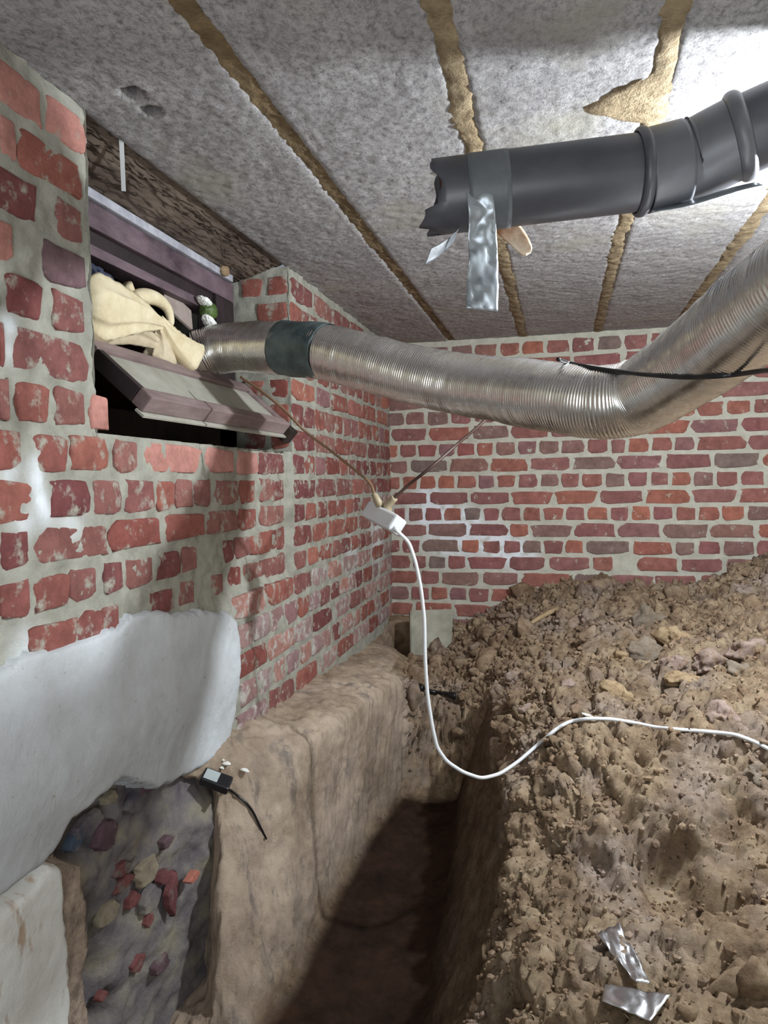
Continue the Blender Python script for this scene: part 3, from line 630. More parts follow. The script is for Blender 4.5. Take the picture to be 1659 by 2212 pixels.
# crumbs: uncountable grit
bm = bmesh.new(); bmesh.ops.create_icosphere(bm, subdivisions=1, radius=1); CV = np.array([v.co[:] for v in bm.verts]); CF = np.array([[v.index for v in f.verts] for f in bm.faces]); bm.free()
NC = 16000; vs = []; fs = []; base = 0; n = 0
while n < NC:
    i = rng.integers(0, NU-1); j = rng.integers(60, NV-2)
    if rng.random()*.5+.5 > LO[i, j]: continue
    p = G2[i, j]+rng.normal(0, .003, 3); r = float(rng.choice([.002, .003, .0045, .0065, .009], p=[.3, .3, .22, .12, .06]))*(1.2 if p[1] > 1.9 else .85)
    if p[0] > .257*p[1]+.2: n += 1; continue
    q = CV*(r*rng.uniform(.7, 1.3, 3))*(1+rng.uniform(-.25, .25, (len(CV), 1)))
    vs.append(q+p); fs.append(CF+base); base += len(CV); n += 1
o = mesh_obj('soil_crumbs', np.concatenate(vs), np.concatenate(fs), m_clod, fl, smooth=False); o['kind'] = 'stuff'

# ------------------------------------------------------------------ window
win = empty('window_1', kind='structure')
XF = -.885
fz = lambda px, py: on(px, py, 0, XF)
zt = float((fz(175, 392)[2]+fz(500, 602)[2])/2); zw = zt-.020; zb = float((fz(175, 458)[2]+fz(470, 650)[2])/2)
yR = float(fz(505, 660)[1]); yr = float(fz(468, 660)[1]); print('window', zt, zb, yr, yR)
boxes('paint_strip', [(XF-.03, XF+.010, 1.0, yR-.02, zw+.001, zt)], m_frame_w, win, .003)
boxes('top_rail', [(XF-.045, XF, 1.0, yR, zb, zw)], m_frame, win, .003)
boxes('rebate', [(XF-.06, XF-.012, 1.0, yR-.012, zb-.030, zb-.001)], m_frame_dark, win, .001)
boxes('inner_rail', [(XF-.06, XF-.005, 1.0, yr, zb-.052, zb-.031)], m_frame, win, .002)
boxes('side_stile', [(XF-.045, XF, yr, yR, SILL+.01, zb-.001), (XF-.05, XF-.01, yr-.014, yr-.001, SILL+.01, zb-.055)], m_frame_dark, win, .003)
boxes('bottom_rail', [(XF-.05, XF, 1.0, yR, SILL-.004, SILL+.07)], m_dark_inside, win, .003)  # near-black filler, stands in for the dark gap under the sash
# tilted sash
a0 = on(175, 719, 0, -.850); d0 = on(523, 829, 0, -.850); b0 = on(337, 854, 0, -.715); c0 = on(633, 922, 0, -.715)
print('sash', a0, d0, b0, c0)
ya, yb = (a0[1]+b0[1])/2, (d0[1]+c0[1])/2
top = Vector((-.850, ya, (a0[2]+d0[2])/2)); bot = Vector((-.715, ya, (b0[2]+c0[2])/2))
ex = (bot-top); LW = ex.length; ex.normalize(); ey = Vector((0, 1, 0)); ez = ex.cross(ey).normalized(); 
if ez.z < 0: ez = -ez
SL = yb-ya
SM = Matrix.Translation(top)@Matrix((ex, ey, ez)).transposed().to_4x4()
sash = bpy.data.objects.new('sash', None); link(sash, win)
sash['label'] = 'dusty window sash tipped inwards over the sill'
T = .034
boxes('hinge_rail', [(0, .034, 0, SL, -T, 0)], m_sash, sash, .003, SM)
boxes('outer_rail', [(LW-.030, LW, 0, SL, -T, 0)], m_sash, sash, .003, SM)
boxes('edge_flange', [(LW-.012, LW+.010, -.004, SL+.004, -T-.006, -T-.0005)], m_dust, sash, .001, SM)
boxes('end_stile', [(.035, LW-.031, 0, .018, -T, -.002)], m_frame_dark, sash, .002, SM)  # near end coloured dark to carry its shaded side
boxes('end_stile', [(.035, LW-.031, SL-.03, SL, -T, -.002)], m_sash, sash, .002, SM)
boxes('pane', [(.035, LW-.031, .019, SL-.031, -.013, -.009)], m_dust, sash, 0, SM)
boxes('bottom_bar', [(-.01, .01, -.02, SL+.02, -T-.022, -T-.007)], m_dark_inside, sash, .002, SM)
boxes('end_block', [(LW-.10, LW+.012, SL+.005, SL+.055, -T-.02, -.012)], m_dark_inside, sash, .004, SM)  # dark block past the far end of the sash
# light well behind the window
lw = empty('light_well', kind='structure'); lw.name = 'window_well'
boxes('well_back', [(-1.62, -1.58, .6, 2.3, 1.0, 1.9)], m_dark_inside, lw, 0)
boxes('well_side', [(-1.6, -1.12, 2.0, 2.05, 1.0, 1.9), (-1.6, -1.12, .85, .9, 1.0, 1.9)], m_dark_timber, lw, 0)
boxes('well_floor', [(-1.6, -.98, .6, 2.3, 1.0, 1.24)], m_dark_inside, lw, 0)
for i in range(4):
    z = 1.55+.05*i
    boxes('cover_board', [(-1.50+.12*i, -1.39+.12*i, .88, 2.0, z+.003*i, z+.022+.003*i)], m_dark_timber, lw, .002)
boxes('well_lid', [(-1.62, -.95, .6, 2.3, 1.82, 1.86)], m_dark_inside, lw, 0)
# lintel timber above the window
lin = wall_grid('trim_2', 1.0, 1.90, 0, 1, .012, lambda u, v, h: np.stack([np.interp(v, [0, .3, .5, 1], [-.90, -.84, -.80, -.742])+h*2, u, np.interp(v, [0, .3, .5, 1], [zt-.004, zt+.008, zt+.02, HZ+.012])+h], 1), m_timber, amp=.004, s=22)
# vertical scale: v sampled 0..1 with 12 mm cells is fine for the narrow board
st = boxes('plastic_strip', [(-.004, .004, -.0015, .0015, -.075, 0)], m_white, bev=.0005)
p = on(262, 302, 0, -.745); q = on(267, 412, 0, -.80); st.matrix_world = Matrix.Translation(Vector(p))@(Vector(q)-Vector(p)).to_track_quat('-Z', 'Y').to_matrix().to_4x4(); st.scale = (1, 1, (Vector(q)-Vector(p)).length/.075)
tag(st, 'thin pale grey strip hanging below the ceiling over the window', 'strip')

# ------------------------------------------------------------------ cloth bundle in the opening
def blob(name, px, py, X, rx, ry, rz, m, parent=None, seed=0, folds=.25, rot=0, freq=2.2, sub=4, dirv=(1, 3, 1)):
    bm = bmesh.new(); bmesh.ops.create_icosphere(bm, subdivisions=sub, radius=1); Pv = np.array([v.co[:] for v in bm.verts])
    f = 1+folds*(1-2*np.abs(fbm(Pv*np.array(dirv), freq, 3, seed)))*.9-folds*.4
    Pv = Pv*f[:, None]*np.array([rx, ry, rz]); me = bpy.data.meshes.new(name)
    for v, c in zip(bm.verts, Pv): v.co = c
    bm.to_mesh(me); bm.free(); me.materials.append(m); me.polygons.foreach_set('use_smooth', [True]*len(me.polygons))
    o = bpy.data.objects.new(name, me); link(o, parent); o.location = on(px, py, 0, X) if parent is None else Vector(on(px, py, 0, X))-parent.location
    o.rotation_euler = (rot, 0, 0); return o
bag = empty('cloth_sack', on(300, 700, 0, -.87)); tag(bag, 'crumpled beige cloth sack stuffed in the window opening above the sash', 'sack')
def gathered(name, pa, pb, Xa, Xb, r0, r1, m, parent, pleats=9, seed=0, flat=.8):
    a = Vector(on(*pa, 0, Xa))-parent.location; b = Vector(on(*pb, 0, Xb))-parent.location; ax_ = (b-a).normalized(); n1 = Vector((0, 0, 1)); n1 = (n1-ax_*n1.dot(ax_)).normalized(); n2 = ax_.cross(n1)
    n_, sg = 36, 72; V = []; r = random.Random(seed); ph = [r.uniform(0, 6) for _ in range(6)]
    for i in range(n_):
        t_ = i/(n_-1); env = math.sqrt(max(0, 1-(1-min(1, t_/.22))**2)); rr = (r0*(1-t_)**.8+r1)*env
        for k in range(sg):
            th = 2*math.pi*k/sg+.25*math.sin(3*t_+ph[0]); fold = abs(math.cos(pleats/2*th+ph[1]+.8*math.sin(2*th+ph[2])))**.7
            q = rr*(1-.34*(.25+.75*t_)*fold+.10*math.sin(2*th+ph[3]+2*t_)+.05*math.sin(5*th+4*t_+ph[4])); c = a.lerp(b, t_)+n1*.006*math.sin(5*t_+ph[5])
            V.append(tuple(c+n1*q*math.cos(th)+n2*q*flat*math.sin(th)))
    Fc = [(i*sg+k, i*sg+(k+1) % sg, (i+1)*sg+(k+1) % sg, (i+1)*sg+k) for i in range(n_-1) for k in range(sg)]+[tuple((n_-1)*sg+k for k in range(sg))]
    return mesh_obj(name, V, Fc, m, parent)
gathered('sack_body', (165, 655), (350, 700), -.86, -.86, .062, .012, m_cloth, bag, 9, 2)
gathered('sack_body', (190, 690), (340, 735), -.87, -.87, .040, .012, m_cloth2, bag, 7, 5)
gathered('sack_body', (410, 790), (345, 690), -.86, -.86, .052, .012, m_cloth, bag, 7, 8)
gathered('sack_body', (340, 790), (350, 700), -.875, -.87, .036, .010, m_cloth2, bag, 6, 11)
pr = [on(x, y, 0, -.865) for x, y in [(285, 650), (305, 640), (335, 645), (360, 665), (368, 695), (355, 705)]]
tube('sack_loop', [Vector(v)-bag.location for v in pr], lambda t: .013+.004*math.sin(6*t), m_cloth, bag, 14, 8)
pr = [on(x, y, 0, -.87) for x, y in [(205, 705), (260, 715), (300, 700), (335, 705)]]
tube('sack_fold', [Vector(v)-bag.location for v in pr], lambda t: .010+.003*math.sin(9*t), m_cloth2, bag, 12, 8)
pr = [on(x, y, 0, -.88) for x, y in [(272, 615), (285, 640), (305, 660)]]
tube('sack_ear', [Vector(v)-bag.location for v in pr], lambda t: .014-.004*t, m_cloth, bag, 12, 8)
cb = boxes('cardboard_piece', [(-.004, .004, -.06, .06, -.03, .03)], m_card, bev=.0015)
cb.location = on(383, 666, 0, -.912); cb.rotation_euler = (-.33, -.25, 0); tag(cb, 'grey cardboard flap behind the beige sack', 'cardboard')
gb = empty('printed_plastic_bag', on(452, 675, 0, -.875)); tag(gb, 'green and white plastic bag crumpled beside the duct end', 'plastic bag')
blob('green_panel', 450, 672, -.875, .02, .025, .022, m_green, gb, 3, .3)
blob('white_fold', 442, 652, -.872, .015, .025, .007, m_whitebit, gb, 5, .4, -.3); blob('white_fold', 452, 696, -.870, .015, .025, .008, m_whitebit, gb, 6, .4, -.5)
nv_ = blob('navy_cloth', 210, 604, -.90, .03, .05, .012, m_blue, None, 8, .35, -.35); tag(nv_, 'dark blue rag lying on top of the beige sack', 'rag')
rb = blob('rubble_bit', 485, 585, -.87, .012, .02, .015, m_stone_t, None, 8, .35, 0, 1.3, 2); tag(rb, 'tan mortar lump lodged at the upper corner of the window frame', 'rubble')

# ------------------------------------------------------------------ flexible duct
DR = .0615
dpx = [(405, 790, 1.80), (435, 768, 1.80), (475, 755, 1.80), (530, 750, 1.77), (600, 752, 1.72), (700, 760, 1.64), (800, 785, 1.57), (900, 812, 1.51), (1000, 832, 1.45), (1100, 845, 1.36), (1200, 858, 1.27), (1300, 868, 1.21), (1380, 855, 1.17), (1450, 815, 1.10), (1530, 760, 1.01), (1600, 705, .92), (1680, 645, .85), (1780, 570, .78), (1900, 500, .74)]
DP = smooth_path([at(*q) for q in dpx], 40)
# resample evenly
L = [0]
for a, b in zip(DP[:-1], DP[1:]): L.append(L[-1]+(b-a).length)
TOT = L[-1]; NS = int(TOT/.00135); tt = np.linspace(0, TOT, NS); arr = np.array([tuple(v) for v in DP])
DPR = [Vector(v) for v in np.stack([np.interp(tt, L, arr[:, k]) for k in range(3)], 1)]
duct = empty('flexible_duct', tuple(DPR[0])); tag(duct, 'ribbed flexible aluminium duct running from the window across the cellar', 'duct')
seedp = np.array([tuple(v) for v in DPR])
crm = fbm(seedp, 14, 3, 71); crm2 = fbm(seedp, 45, 2, 75)
def drf(i, a):
    rib = .0008*math.sin(i*.00135/.0052*2*math.pi+a)   # helical rib
    return rib+.0028*crm[i]*math.cos(2*a+crm2[i]*2)+.0016*crm2[i]+.0012*math.sin(3*a+i*.011)
v, f = tube_data(DPR, DR, 56, False, drf)
v = [tuple(Vector(q)-duct.location) for q in v]
v0_, f0_ = v, f; dm = mesh_obj('duct_hose', v, f, m_alu, duct)
# tape band on the duct
s0 = s1 = None
def proj(p):
    c = RW.T@(np.array(p)-EYE); return CX+F*c[0]/-c[2], CY-F*c[1]/-c[2]
idx = [i for i, q in enumerate(DPR) if 612 <= proj(q)[0] <= 708]
seg_ = DPR[idx[0]:idx[-1]:4]
cb2 = fbm(np.array([tuple(q) for q in seg_]), 60, 3, 81)
v, f = tube_data(seg_, DR+.0032, 48, False, lambda i, a: .0016*math.sin(7*a+i*.5)*cb2[i]*2+.0012*math.sin(3*a+i*.3))
v = [tuple(Vector(q)-duct.location) for q in v]; o = mesh_obj('tape_band', v, f, m_band, duct); o['label'] = 'dark grey-green tape wrapped round the duct'
so = o.modifiers.new('t', 'SOLIDIFY'); so.thickness = .0008
# foil joint strips on the duct
for x0, x1, nm in [(1370, 1378, 'foil_seam')]:
    pass
# black cable lying along the duct
DB = BVHTree.FromPolygons([tuple(Vector(q)+duct.location) for q in v0_], f0_)
def duct_surface(px, py, lift=.005):
    d = rayd(px, py); r = DB.ray_cast(Vector(EYE), Vector(d), 10)
    return np.array(r[0])-d*lift if r[0] else at(px, py, 1.2)
cpts = [duct_surface(x, y) for x, y in [(1205, 776), (1230, 784), (1265, 791), (1300, 797), (1322, 800), (1345, 803), (1372, 807), (1400, 810), (1425, 812), (1450, 814), (1475, 815), (1500, 815), (1530, 814), (1560, 812), (1590, 809)]]+[at(1640, 802, .86), at(1700, 795, .78), at(1850, 770, .74)]
tag(recenter(tube('black_cable', cpts, .0032, m_black, seg=10), cpts[0]), 'thin black cable lying over the silver duct at the right', 'cable')

# ------------------------------------------------------------------ grey drain pipe
PR = .055
PA = Vector(at(958, 425, 1.10)); PB = Vector(at(1392, 372, 1.07)); PC = Vector(at(1500, 345, 1.06)); PD = Vector(at(1600, 295, 1.03)); PE = Vector(at(1800, 210, .98))
pipe = empty('drain_pipe', tuple(PA)); tag(pipe, 'dark grey plastic drain pipe with sockets and broken open end below the ceiling', 'pipe')
def rel(p): return Vector(p)-pipe.location
def ptube(name, pts, rad, m, seg=48, n=6, cap=False, rfun=None, solid=.003):
    p = [rel(q) for q in pts]; p = smooth_path(p, n) if n > 1 else p
    v, f = tube_data(p, rad, seg, cap, rfun); o = mesh_obj(name, v, f, m, pipe)
    if solid: mo = o.modifiers.new('s', 'SOLIDIFY'); mo.thickness = solid; mo.offset = -1
    return o
dirp = (PB-PA).normalized()
o = ptube('pipe_tube', [PA-dirp*.01, PA+(PB-PA)*.5, PB], PR, m_pvc, n=10)
# broken jagged end: pull the end ring along the axis
me = o.data; ph = [random.uniform(0, 6) for _ in range(4)]
for k in range(48):
    v_ = me.vertices[k]; a = 2*math.pi*k/48; up_ = (v_.co-(rel(PA)-dirp*.01)).normalized().z
    j = .006*math.sin(3*a+1)+.004*math.sin(7*a+2); v_.co += dirp*j+dirp*(-.022 if -.95 < up_ < -.55 else 0)*max(0, 1)*(1 if (v_.co-rel(PA)).dot(Vector(RW[:, 2])) > -9 else 0)
ptube('pipe_bead', [PB-dirp*.014, PB-dirp*.010, PB-dirp*.002, PB+dirp*.004], lambda t: PR+.002+.006*math.sin(math.pi*min(1, t*1.0)), m_pvc, n=4, solid=.002)
d2_ = (PC-PB).normalized()
ptube('pipe_socket', [PB, PB+(PC-PB)*.3, PB+(PC-PB)*.78], PR+.0045, m_pvc2, n=8)
ptube('pipe_bend', [PB+(PC-PB)*.70, PC, PC+(PD-PC)*.5, PD], PR+.0025, m_pvc2, n=8)
d3_ = (PE-PD).normalized()
ptube('pipe_bead', [PD-d3_*.012, PD-d3_*.006, PD+d3_*.004, PD+d3_*.010], lambda t: PR+.003+.0055*math.sin(math.pi*t), m_pvc2, n=4, solid=.002)
ptube('pipe_tube', [PD, PD+(PE-PD)*.5, PE], PR, m_pvc, n=8)
lab = ptube('pipe_end_rim', [PA-dirp*.004, PA+dirp*.02], PR-.006, m_pipe_in, n=1, solid=.002)
# tape round the pipe
ta = PA+dirp*.032
def xpipe(px):  # parameter along the pipe for a photo column
    return min(np.linspace(-.05, 1, 400), key=lambda s: abs(proj(PA+(PB-PA)*s)[0]-px))
q0, q1 = PA+(PB-PA)*xpipe(1012), PA+(PB-PA)*xpipe(1098)
o = ptube('tape_wrap', [q0, (q0+q1)/2, q1], PR+.0012, m_wrap, n=4, solid=.0005); o['label'] = 'silver grey tape wrapped round the pipe near its open end'
def ribbon(name, centers, wvec, m, parent=None, amp=.002, seed=0, th=.0004, nw=10, n=12, wscale=None):
    c = smooth_path(centers, n); V = []; 
    for i, q in enumerate(c):
        ww = Vector(wvec[0]).lerp(Vector(wvec[1]), i/(len(c)-1)) if isinstance(wvec, list) else Vector(wvec)
        if wscale: ww = ww*wscale(i/(len(c)-1))
        for k in range(nw): V.append(q+ww*(k/(nw-1)-.5))
    V = np.array([tuple(q) for q in V]); dirn = np.cross(np.array(wvec[0] if isinstance(wvec, list) else wvec), np.array(c[-1]-c[0])); dirn = dirn/np.linalg.norm(dirn)
    V = V+dirn*(amp*(1-2*np.abs(fbm(V, 28, 3, seed))))[:, None]
    o = mesh_obj(name, V, gridfaces(len(c), nw), m, parent); mo = o.modifiers.new('s', 'SOLIDIFY'); mo.thickness = th; return o
R0 = RW[:, 0]; Rf = -RW[:, 2]
zp = 1.04
tp = [at(1030, 360, 1.062), at(1034, 400, 1.046), at(1040, 440, 1.043), at(1043, 480, 1.055), at(1044, 520, 1.062), at(1045, 560, 1.066), at(1044, 610, 1.064), at(1042, 668, 1.06)]
ribbon('tape_tail', [rel(q) for q in tp[:]], [tuple(R0*.036+np.array([0, 0, -.003])), tuple(R0*.047+np.array([0, .012, 0]))], m_ducttape, pipe, .007, 4, n=8, nw=16)['label'] = 'long silver tape tail hanging from the pipe'
tp = [at(985, 505, 1.09), at(972, 520, 1.07), at(950, 538, 1.05), at(922, 555, 1.03)]
ribbon('tape_tail', [rel(q) for q in tp], tuple(R0*.010+RW[:, 1]*.024), m_wrap, pipe, .002, 5, n=6)['label'] = 'short dark tape tail at the broken end of the pipe'
lb = ribbon('foil_tape_strip', [rel(at(x, y, z)) for x, y, z in [(1410, 452, 1.06), (1470, 442, 1.05), (1530, 425, 1.035), (1585, 408, 1.02), (1640, 395, 1.0)]], tuple(RW[:, 1]*.014+Rf*.02), m_ducttape, pipe, .001, 8, n=5, nw=4)
lb['label'] = 'pale tape strip along the underside of the pipe bend'
# wood splinter stuck behind the pipe
sp = ribbon('wood_splinter', [Vector(at(x, y, z)) for x, y, z in [(1078, 470, 1.16), (1100, 492, 1.15), (1122, 516, 1.145), (1142, 545, 1.14)]], tuple(R0*.030+RW[:, 1]*.014), m_wood, None, .003, 31, .005, 8, 6, lambda t_: (1-t_)**.4+.25)
recenter(sp, at(1105, 500, 1.15)); tag(sp, 'splintered pale wood piece jammed behind the grey pipe', 'wood piece')

# ------------------------------------------------------------------ hanging socket with its cords
SO = Vector(at(830, 1120, 1.60)); ax1 = (Vector(at(872, 1140, 1.55))-Vector(at(790, 1098, 1.66))).normalized()
upv = Vector((0, 0, 1)); sd = ax1.cross(upv).normalized(); uq = sd.cross(ax1).normalized(); uq = Vector(nrm(uq*.85-sd*.5)); sd = ax1.cross(uq).normalized()
sock = empty('socket_block', tuple(SO)); tag(sock, 'white plastic socket block hanging in the air by two cords near the corner', 'socket')
SMt = Matrix((ax1, sd, uq)).transposed().to_4x4()
boxes('socket_body', [(-.058, .052, -.019, .019, -.019, .019)], m_white, sock, .0055, SMt)
o = tube('socket_hole', [SMt@Vector((-.014, 0, .0185)), SMt@Vector((-.014, 0, .0205))], .0155, m_black, sock, 20, 1)
tube('socket_hole', [SMt@Vector((.022, 0, .0185)), SMt@Vector((.022, 0, .0198))], .013, m_white, sock, 20, 1)
tube('cable_gland', [SMt@Vector((.050, .004, -.006)), SMt@Vector((.062, .006, -.012))], .006, m_white, sock, 12, 1)
pl1 = tube('plug', [SO+SMt@Vector((-.030, 0, .019)), Vector(at(817, 1085, 1.60)), Vector(at(808, 1068, 1.61))], lambda t: .011-.004*t, m_plug, seg=12, n=5)
cord1 = empty('brown_cord', at(530, 820, 1.50)); tag(cord1, 'light brown cord running from the window sash down to the socket', 'cord')
def child_of(o, p):
    o.data.transform(Matrix.Translation(-p.location)); o.parent = p; return o
child_of(pl1, cord1)
child_of(tube('cord_wire', [at(520, 815, 1.50), at(560, 842, 1.48), at(610, 882, 1.47), at(660, 932, 1.47), at(720, 978, 1.51), at(775, 1022, 1.56), at(800, 1045, 1.60), at(810, 1072, 1.61)], .0030, m_brown, seg=8), cord1)
cord2 = empty('dark_cord', at(1060, 900, 1.50)); tag(cord2, 'dark cord slanting from behind the duct down to the socket', 'cord')
child_of(tube('cord_wire', [at(1085, 870, 1.62), at(1040, 915, 1.60), at(985, 962, 1.59), at(930, 1010, 1.56), at(880, 1050, 1.58), at(850, 1078, 1.59)], .0036, m_dkbrown, seg=8), cord2)
child_of(tube('plug', [SO+SMt@Vector((-.006, 0, .019)), Vector(at(838, 1092, 1.60)), Vector(at(853, 1075, 1.59))], lambda t: .011-.003*t, m_plug, seg=12, n=5), cord2)
# white cable
wp = [Vector(SO+SMt@Vector((.060, .006, -.011))), at(884, 1172, 1.56), at(898, 1215, 1.56), at(910, 1275, 1.57), at(917, 1340, 1.58), at(918, 1420, 1.58), at(923, 1500, 1.58), at(934, 1570, 1.58), at(944, 1615, 1.58), at(965, 1645, 1.58), at(1000, 1668, 1.58), at(1040, 1682, 1.58), at(1080, 1672, 1.60), at(1120, 1645, 1.63), at(1160, 1610, 1.66)]
for x, y in [(1205, 1572), (1232, 1558), (1270, 1552), (1320, 1553), (1365, 1560), (1420, 1572), (1480, 1577), (1540, 1581), (1590, 1587), (1625, 1600), (1659, 1617), (1700, 1640)]:
    h_, n_ = hitn(x, y); d = rayd(x, y); wp.append(h_-Vector(d)*.008)
wp2 = []
for a, b in zip(wp[:-1], wp[1:]):
    for k in range(6): wp2.append(Vector(a).lerp(Vector(b), k/6))
wp2 = wp2[1:]+[Vector(wp[-1])]; wq = [Vector(wp[0])]
for q in wp2:
    d = (q-Vector(EYE)); Ld = d.length; d.normalize(); r_ = BV.ray_cast(Vector(EYE), d, 10)
    wq.append(Vector(EYE)+d*min(Ld, r_[3]-.010) if r_[0] else q)
wq = [wq[0], wq[1]]+[wq[i]*.5+(wq[i-1]+wq[i+1])*.25 for i in range(2, len(wq)-1)]+[wq[-1]]
for _ in range(2): wq = wq[:2]+[wq[i]*.5+(wq[i-1]+wq[i+1])*.25 for i in range(2, len(wq)-1)]+[wq[-1]]
wp = wq
wc = tube('white_cable', wp, .0042, m_white, seg=10, n=2); recenter(wc, wp[0]); tag(wc, 'white cable looping down from the socket and over the soil heap', 'cable')

# ------------------------------------------------------------------ small things on the ground
def place(o, px, py, lift=0, sink=0):
    h_, n_ = hitn(px, py); o.location = h_+n_*lift-Vector((0, 0, sink)); return h_, n_
# black adapter box on the clay ledge
hs_ = [hitn(*q)[0] for q in ((440, 1690), (500, 1712), (475, 1670), (462, 1725), (462, 1700))]
hd = min(np.linalg.norm(np.array(q)-EYE) for q in hs_[:2]+hs_[4:]); h_ = Vector(EYE+rayd(462, 1698)*(hd-.004)); n_ = Vector((.42, -.22, .88)).normalized()
ad = empty('adapter_box', tuple(h_+n_*.007)); tag(ad, 'small black plastic box with grey label and black lead on the clay ledge', 'adapter')
e1 = Vector(at(500, 1712, 1.35)-at(430, 1690, 1.35)); e1 = (e1-n_*e1.dot(n_)).normalized(); e2 = n_.cross(e1)
AM = Matrix((e1, e2, n_)).transposed().to_4x4()
boxes('box_body', [(-.030, .032, -.019, .019, -.001, .017)], m_black, ad, .004, AM)
boxes('box_label', [(-.026, .004, -.013, .015, .0172, .0177)], m_label, ad, .0002, AM)
lp = [Vector(h_)+AM@Vector((.02, -.017, .008))]
for x, y in [(492, 1705), (512, 1718), (532, 1735), (548, 1757), (560, 1782), (575, 1812)]:
    hh, nn2 = hitn(x, y); lp.append(hh-Vector(rayd(x, y))*.006)
v_ = tube('box_lead', lp, lambda t: .0032-.0008*t, m_black, seg=8, n=8); child_of(v_, ad)
# white flakes
for i, (x, y, s_, lab) in enumerate([(489, 1648, .010, 'long white flake just above the black box on the ledge'), (526, 1663, .009, 'bright white flake to the right of the black box'), (478, 1658, .006, 'small pale crumb touching the rear of the black box'), (482, 1641, .004, 'tiny white chip furthest back behind the black box')]):
    me = stone_mesh(90+i, .5, 2, .4); me.materials.append(m_whitebit); o = bpy.data.objects.new('plaster_flake', me); link(o); h_, n_ = hitn(x, y); o.location = h_+n_*s_*.2; o.scale = (s_*1.4, s_*.7, s_*.6); o.rotation_euler = (.2, .1, -.4); tag(o, lab, 'plaster flake', 'white flakes round the black box')
# concrete slab leaning in the corner
sl = empty('concrete_slab', on(932, 1430, 1, 2.84)); tag(sl, 'grey concrete paving slab standing upright in the far corner', 'slab')
p00 = Vector(on(888, 1440, 1, 2.80)); p10 = Vector(on(972, 1440, 1, 2.86)); p01 = Vector(on(886, 1318, 1, 2.90)); p11 = Vector(on(980, 1315, 1, 2.96))
bm = bmesh.new(); nrmv = (p10-p00).cross(p01-p00).normalized(); 
if nrmv.y < 0: nrmv = -nrmv
fr = [p00-Vector((0, 0, .03)), p10-Vector((0, 0, .03)), p11, p01]; vs_ = [bm.verts.new(q-sl.location) for q in fr]+[bm.verts.new(q+nrmv*.032-sl.location) for q in fr]
for f in [(0, 1, 2, 3), (7, 6, 5, 4), (0, 4, 5, 1), (1, 5, 6, 2), (2, 6, 7, 3), (3, 7, 4, 0)]: bm.faces.new([vs_[k] for k in f])
bmesh.ops.bevel(bm, geom=bm.edges[:], offset=.004, segments=2, affect='EDGES'); bmesh.ops.recalc_face_normals(bm, faces=bm.faces[:])
me = bpy.data.meshes.new('slab_block'); bm.to_mesh(me); bm.free(); me.materials.append(m_slab); link(bpy.data.objects.new('slab_block', me), sl)
bpy.data.objects.remove(sl.children[0]) if False else None
# rocks and larger lumps of the heap as things of their own
RK = [(1458, 1372, 32, 24, m_stone_t, 'smooth tan stone standing proud of the heap beside a dark gap'), (1398, 1330, 34, 34, m_stone_g, 'flat grey-green stone high on the heap near the back wall'), (1402, 1395, 34, 26, m_stone_g, 'dark grey lump just left of the smooth tan stone'),
      (1468, 1465, 40, 16, m_stone_t, 'long flat beige stone lying across a dark gap in the heap'), (1338, 1415, 20, 17, m_stone_t, 'round pale yellow stone left of the middle of the heap'), (1530, 1425, 42, 28, m_stone_p, 'broad pinkish lump right of the smooth tan stone'),
      (1462, 1425, 24, 17, m_stone_p, 'pale lilac stone directly under the smooth tan stone'), (1560, 1540, 36, 26, m_stone_p, 'rose coloured stone just above the white cable'), (1620, 1400, 50, 38, m_stone_p, 'large pale lump at the right edge of the heap'),
      (1330, 1492, 34, 24, m_stone_t, 'orange-tan clay lump on the heap crest above the white cable'), (1635, 1665, 30, 20, m_stone_g, 'whitish grey stone below the cable at the right edge'), (1135, 1530, 18, 14, m_stone_p, 'small lilac stone at the head of the trench'),
      (1228, 1475, 16, 12, m_stone_p, 'small pale pink stone on the left shoulder of the heap'), (1600, 1450, 30, 22, m_stone_g, 'grey lump beside the deep cleft at the right of the heap')]
for i, (x, y, rx, ry, m, lab) in enumerate(RK):
    h_, n_ = hitn(x, y+ry*.4); zc = abs(((np.array(h_)-EYE)@RW)[2]); s_ = zc/F
    me = stone_mesh(200+i, 1, 4, .62); me.materials.append(m); o = bpy.data.objects.new('soil_lump' if 'lump' in lab else 'rock', me); link(o)
    o.location = h_+Vector((0, 0, ry*s_*.1)); o.scale = (rx*s_*1.02, rx*s_*.7, ry*s_*1.0); o.rotation_euler = (0, random.uniform(-.2, .2), random.uniform(-.3, .3)); tag(o, lab, 'soil lump' if 'lump' in lab else 'stone')
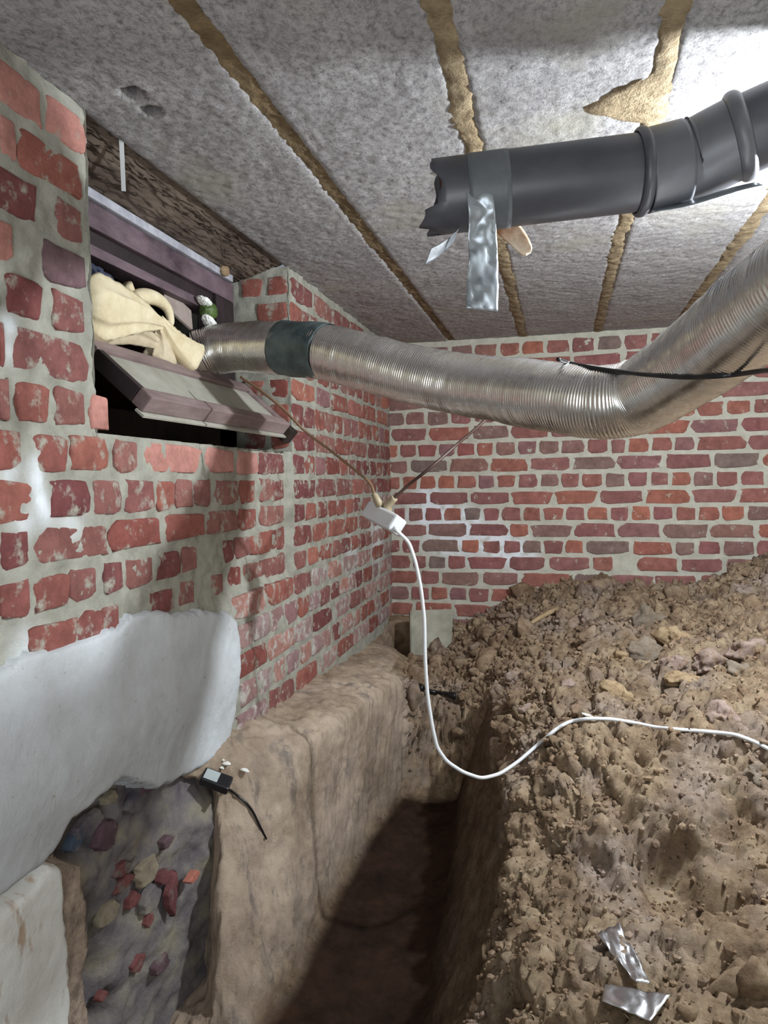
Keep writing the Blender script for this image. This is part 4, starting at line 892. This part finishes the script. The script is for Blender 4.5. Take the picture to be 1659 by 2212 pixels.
# stick
p = [hitn(x, y)[0]-Vector(rayd(x, y))*.012 for x, y in [(1122, 1368), (1150, 1345), (1178, 1328), (1205, 1315)]]
tag(recenter(tube('root_stick', p, lambda t: .007+.003*t, m_stick, seg=7, n=4), p[0]), 'pale stick lying on the soil left of the heap top', 'stick')
# white fleck by the cable
me = stone_mesh(120, .5, 2, .4); me.materials.append(m_whitebit); o = bpy.data.objects.new('plaster_chip', me); link(o); h_, n_ = hitn(1273, 1546); o.location = h_+n_*.004; o.scale = (.018, .008, .006); o.rotation_euler = (0, .3, 0); tag(o, 'white plaster chip touching the white cable on the crest', 'plaster chip')
# foil pieces
def foil(name, corners, lab, m, amp, seed, lift=.012, n=18):
    pts = [np.array(hitn(x, y)[0])-rayd(x, y)*l for x, y, l in corners]; V = []
    for i in range(n):
        for j in range(n):
            a, b = i/(n-1), j/(n-1); V.append(pts[0]*(1-a)*(1-b)+pts[1]*a*(1-b)+pts[2]*a*b+pts[3]*(1-a)*b)
    V = np.array(V); V = V+np.array([.1, -.3, .9])*(amp*(1-2*np.abs(fbm(V*np.array([1.6, .8, 1]), 34, 3, seed))))[:, None]
    o = mesh_obj(name, V, gridfaces(n, n), m); mo = o.modifiers.new('s', 'SOLIDIFY'); mo.thickness = .0006; recenter(o, V.mean(0)); tag(o, lab, 'foil scrap'); return o
foil('foil_scrap', [(1306, 2128, .020), (1448, 2152, .024), (1405, 2210, .020), (1300, 2165, .018)], 'flat strip of silver foil tape lying flat at the bottom edge', m_foil, .004, 3)
foil('foil_scrap', [(1288, 2024, .040), (1336, 2000, .050), (1406, 2134, .032), (1372, 2130, .030)], 'twisted crumpled silver foil piece above the flat foil strip', m_foil, .010, 7)

# black shape along the edge of the ledge, built as a narrow tube
bp = [hitn(x, y)[0]-Vector(rayd(x, y))*l for x, y, l in [(906, 1484, .006), (922, 1492, .012), (945, 1496, .014), (968, 1500, .012), (984, 1504, .006)]]
tag(recenter(tube('black_shape', bp, lambda t_: .007+.007*abs(2*t_-1)**1.5, m_black, seg=9, n=5), bp[2]), 'narrow black shape along the soil edge in front of the concrete slab', 'plastic scrap')
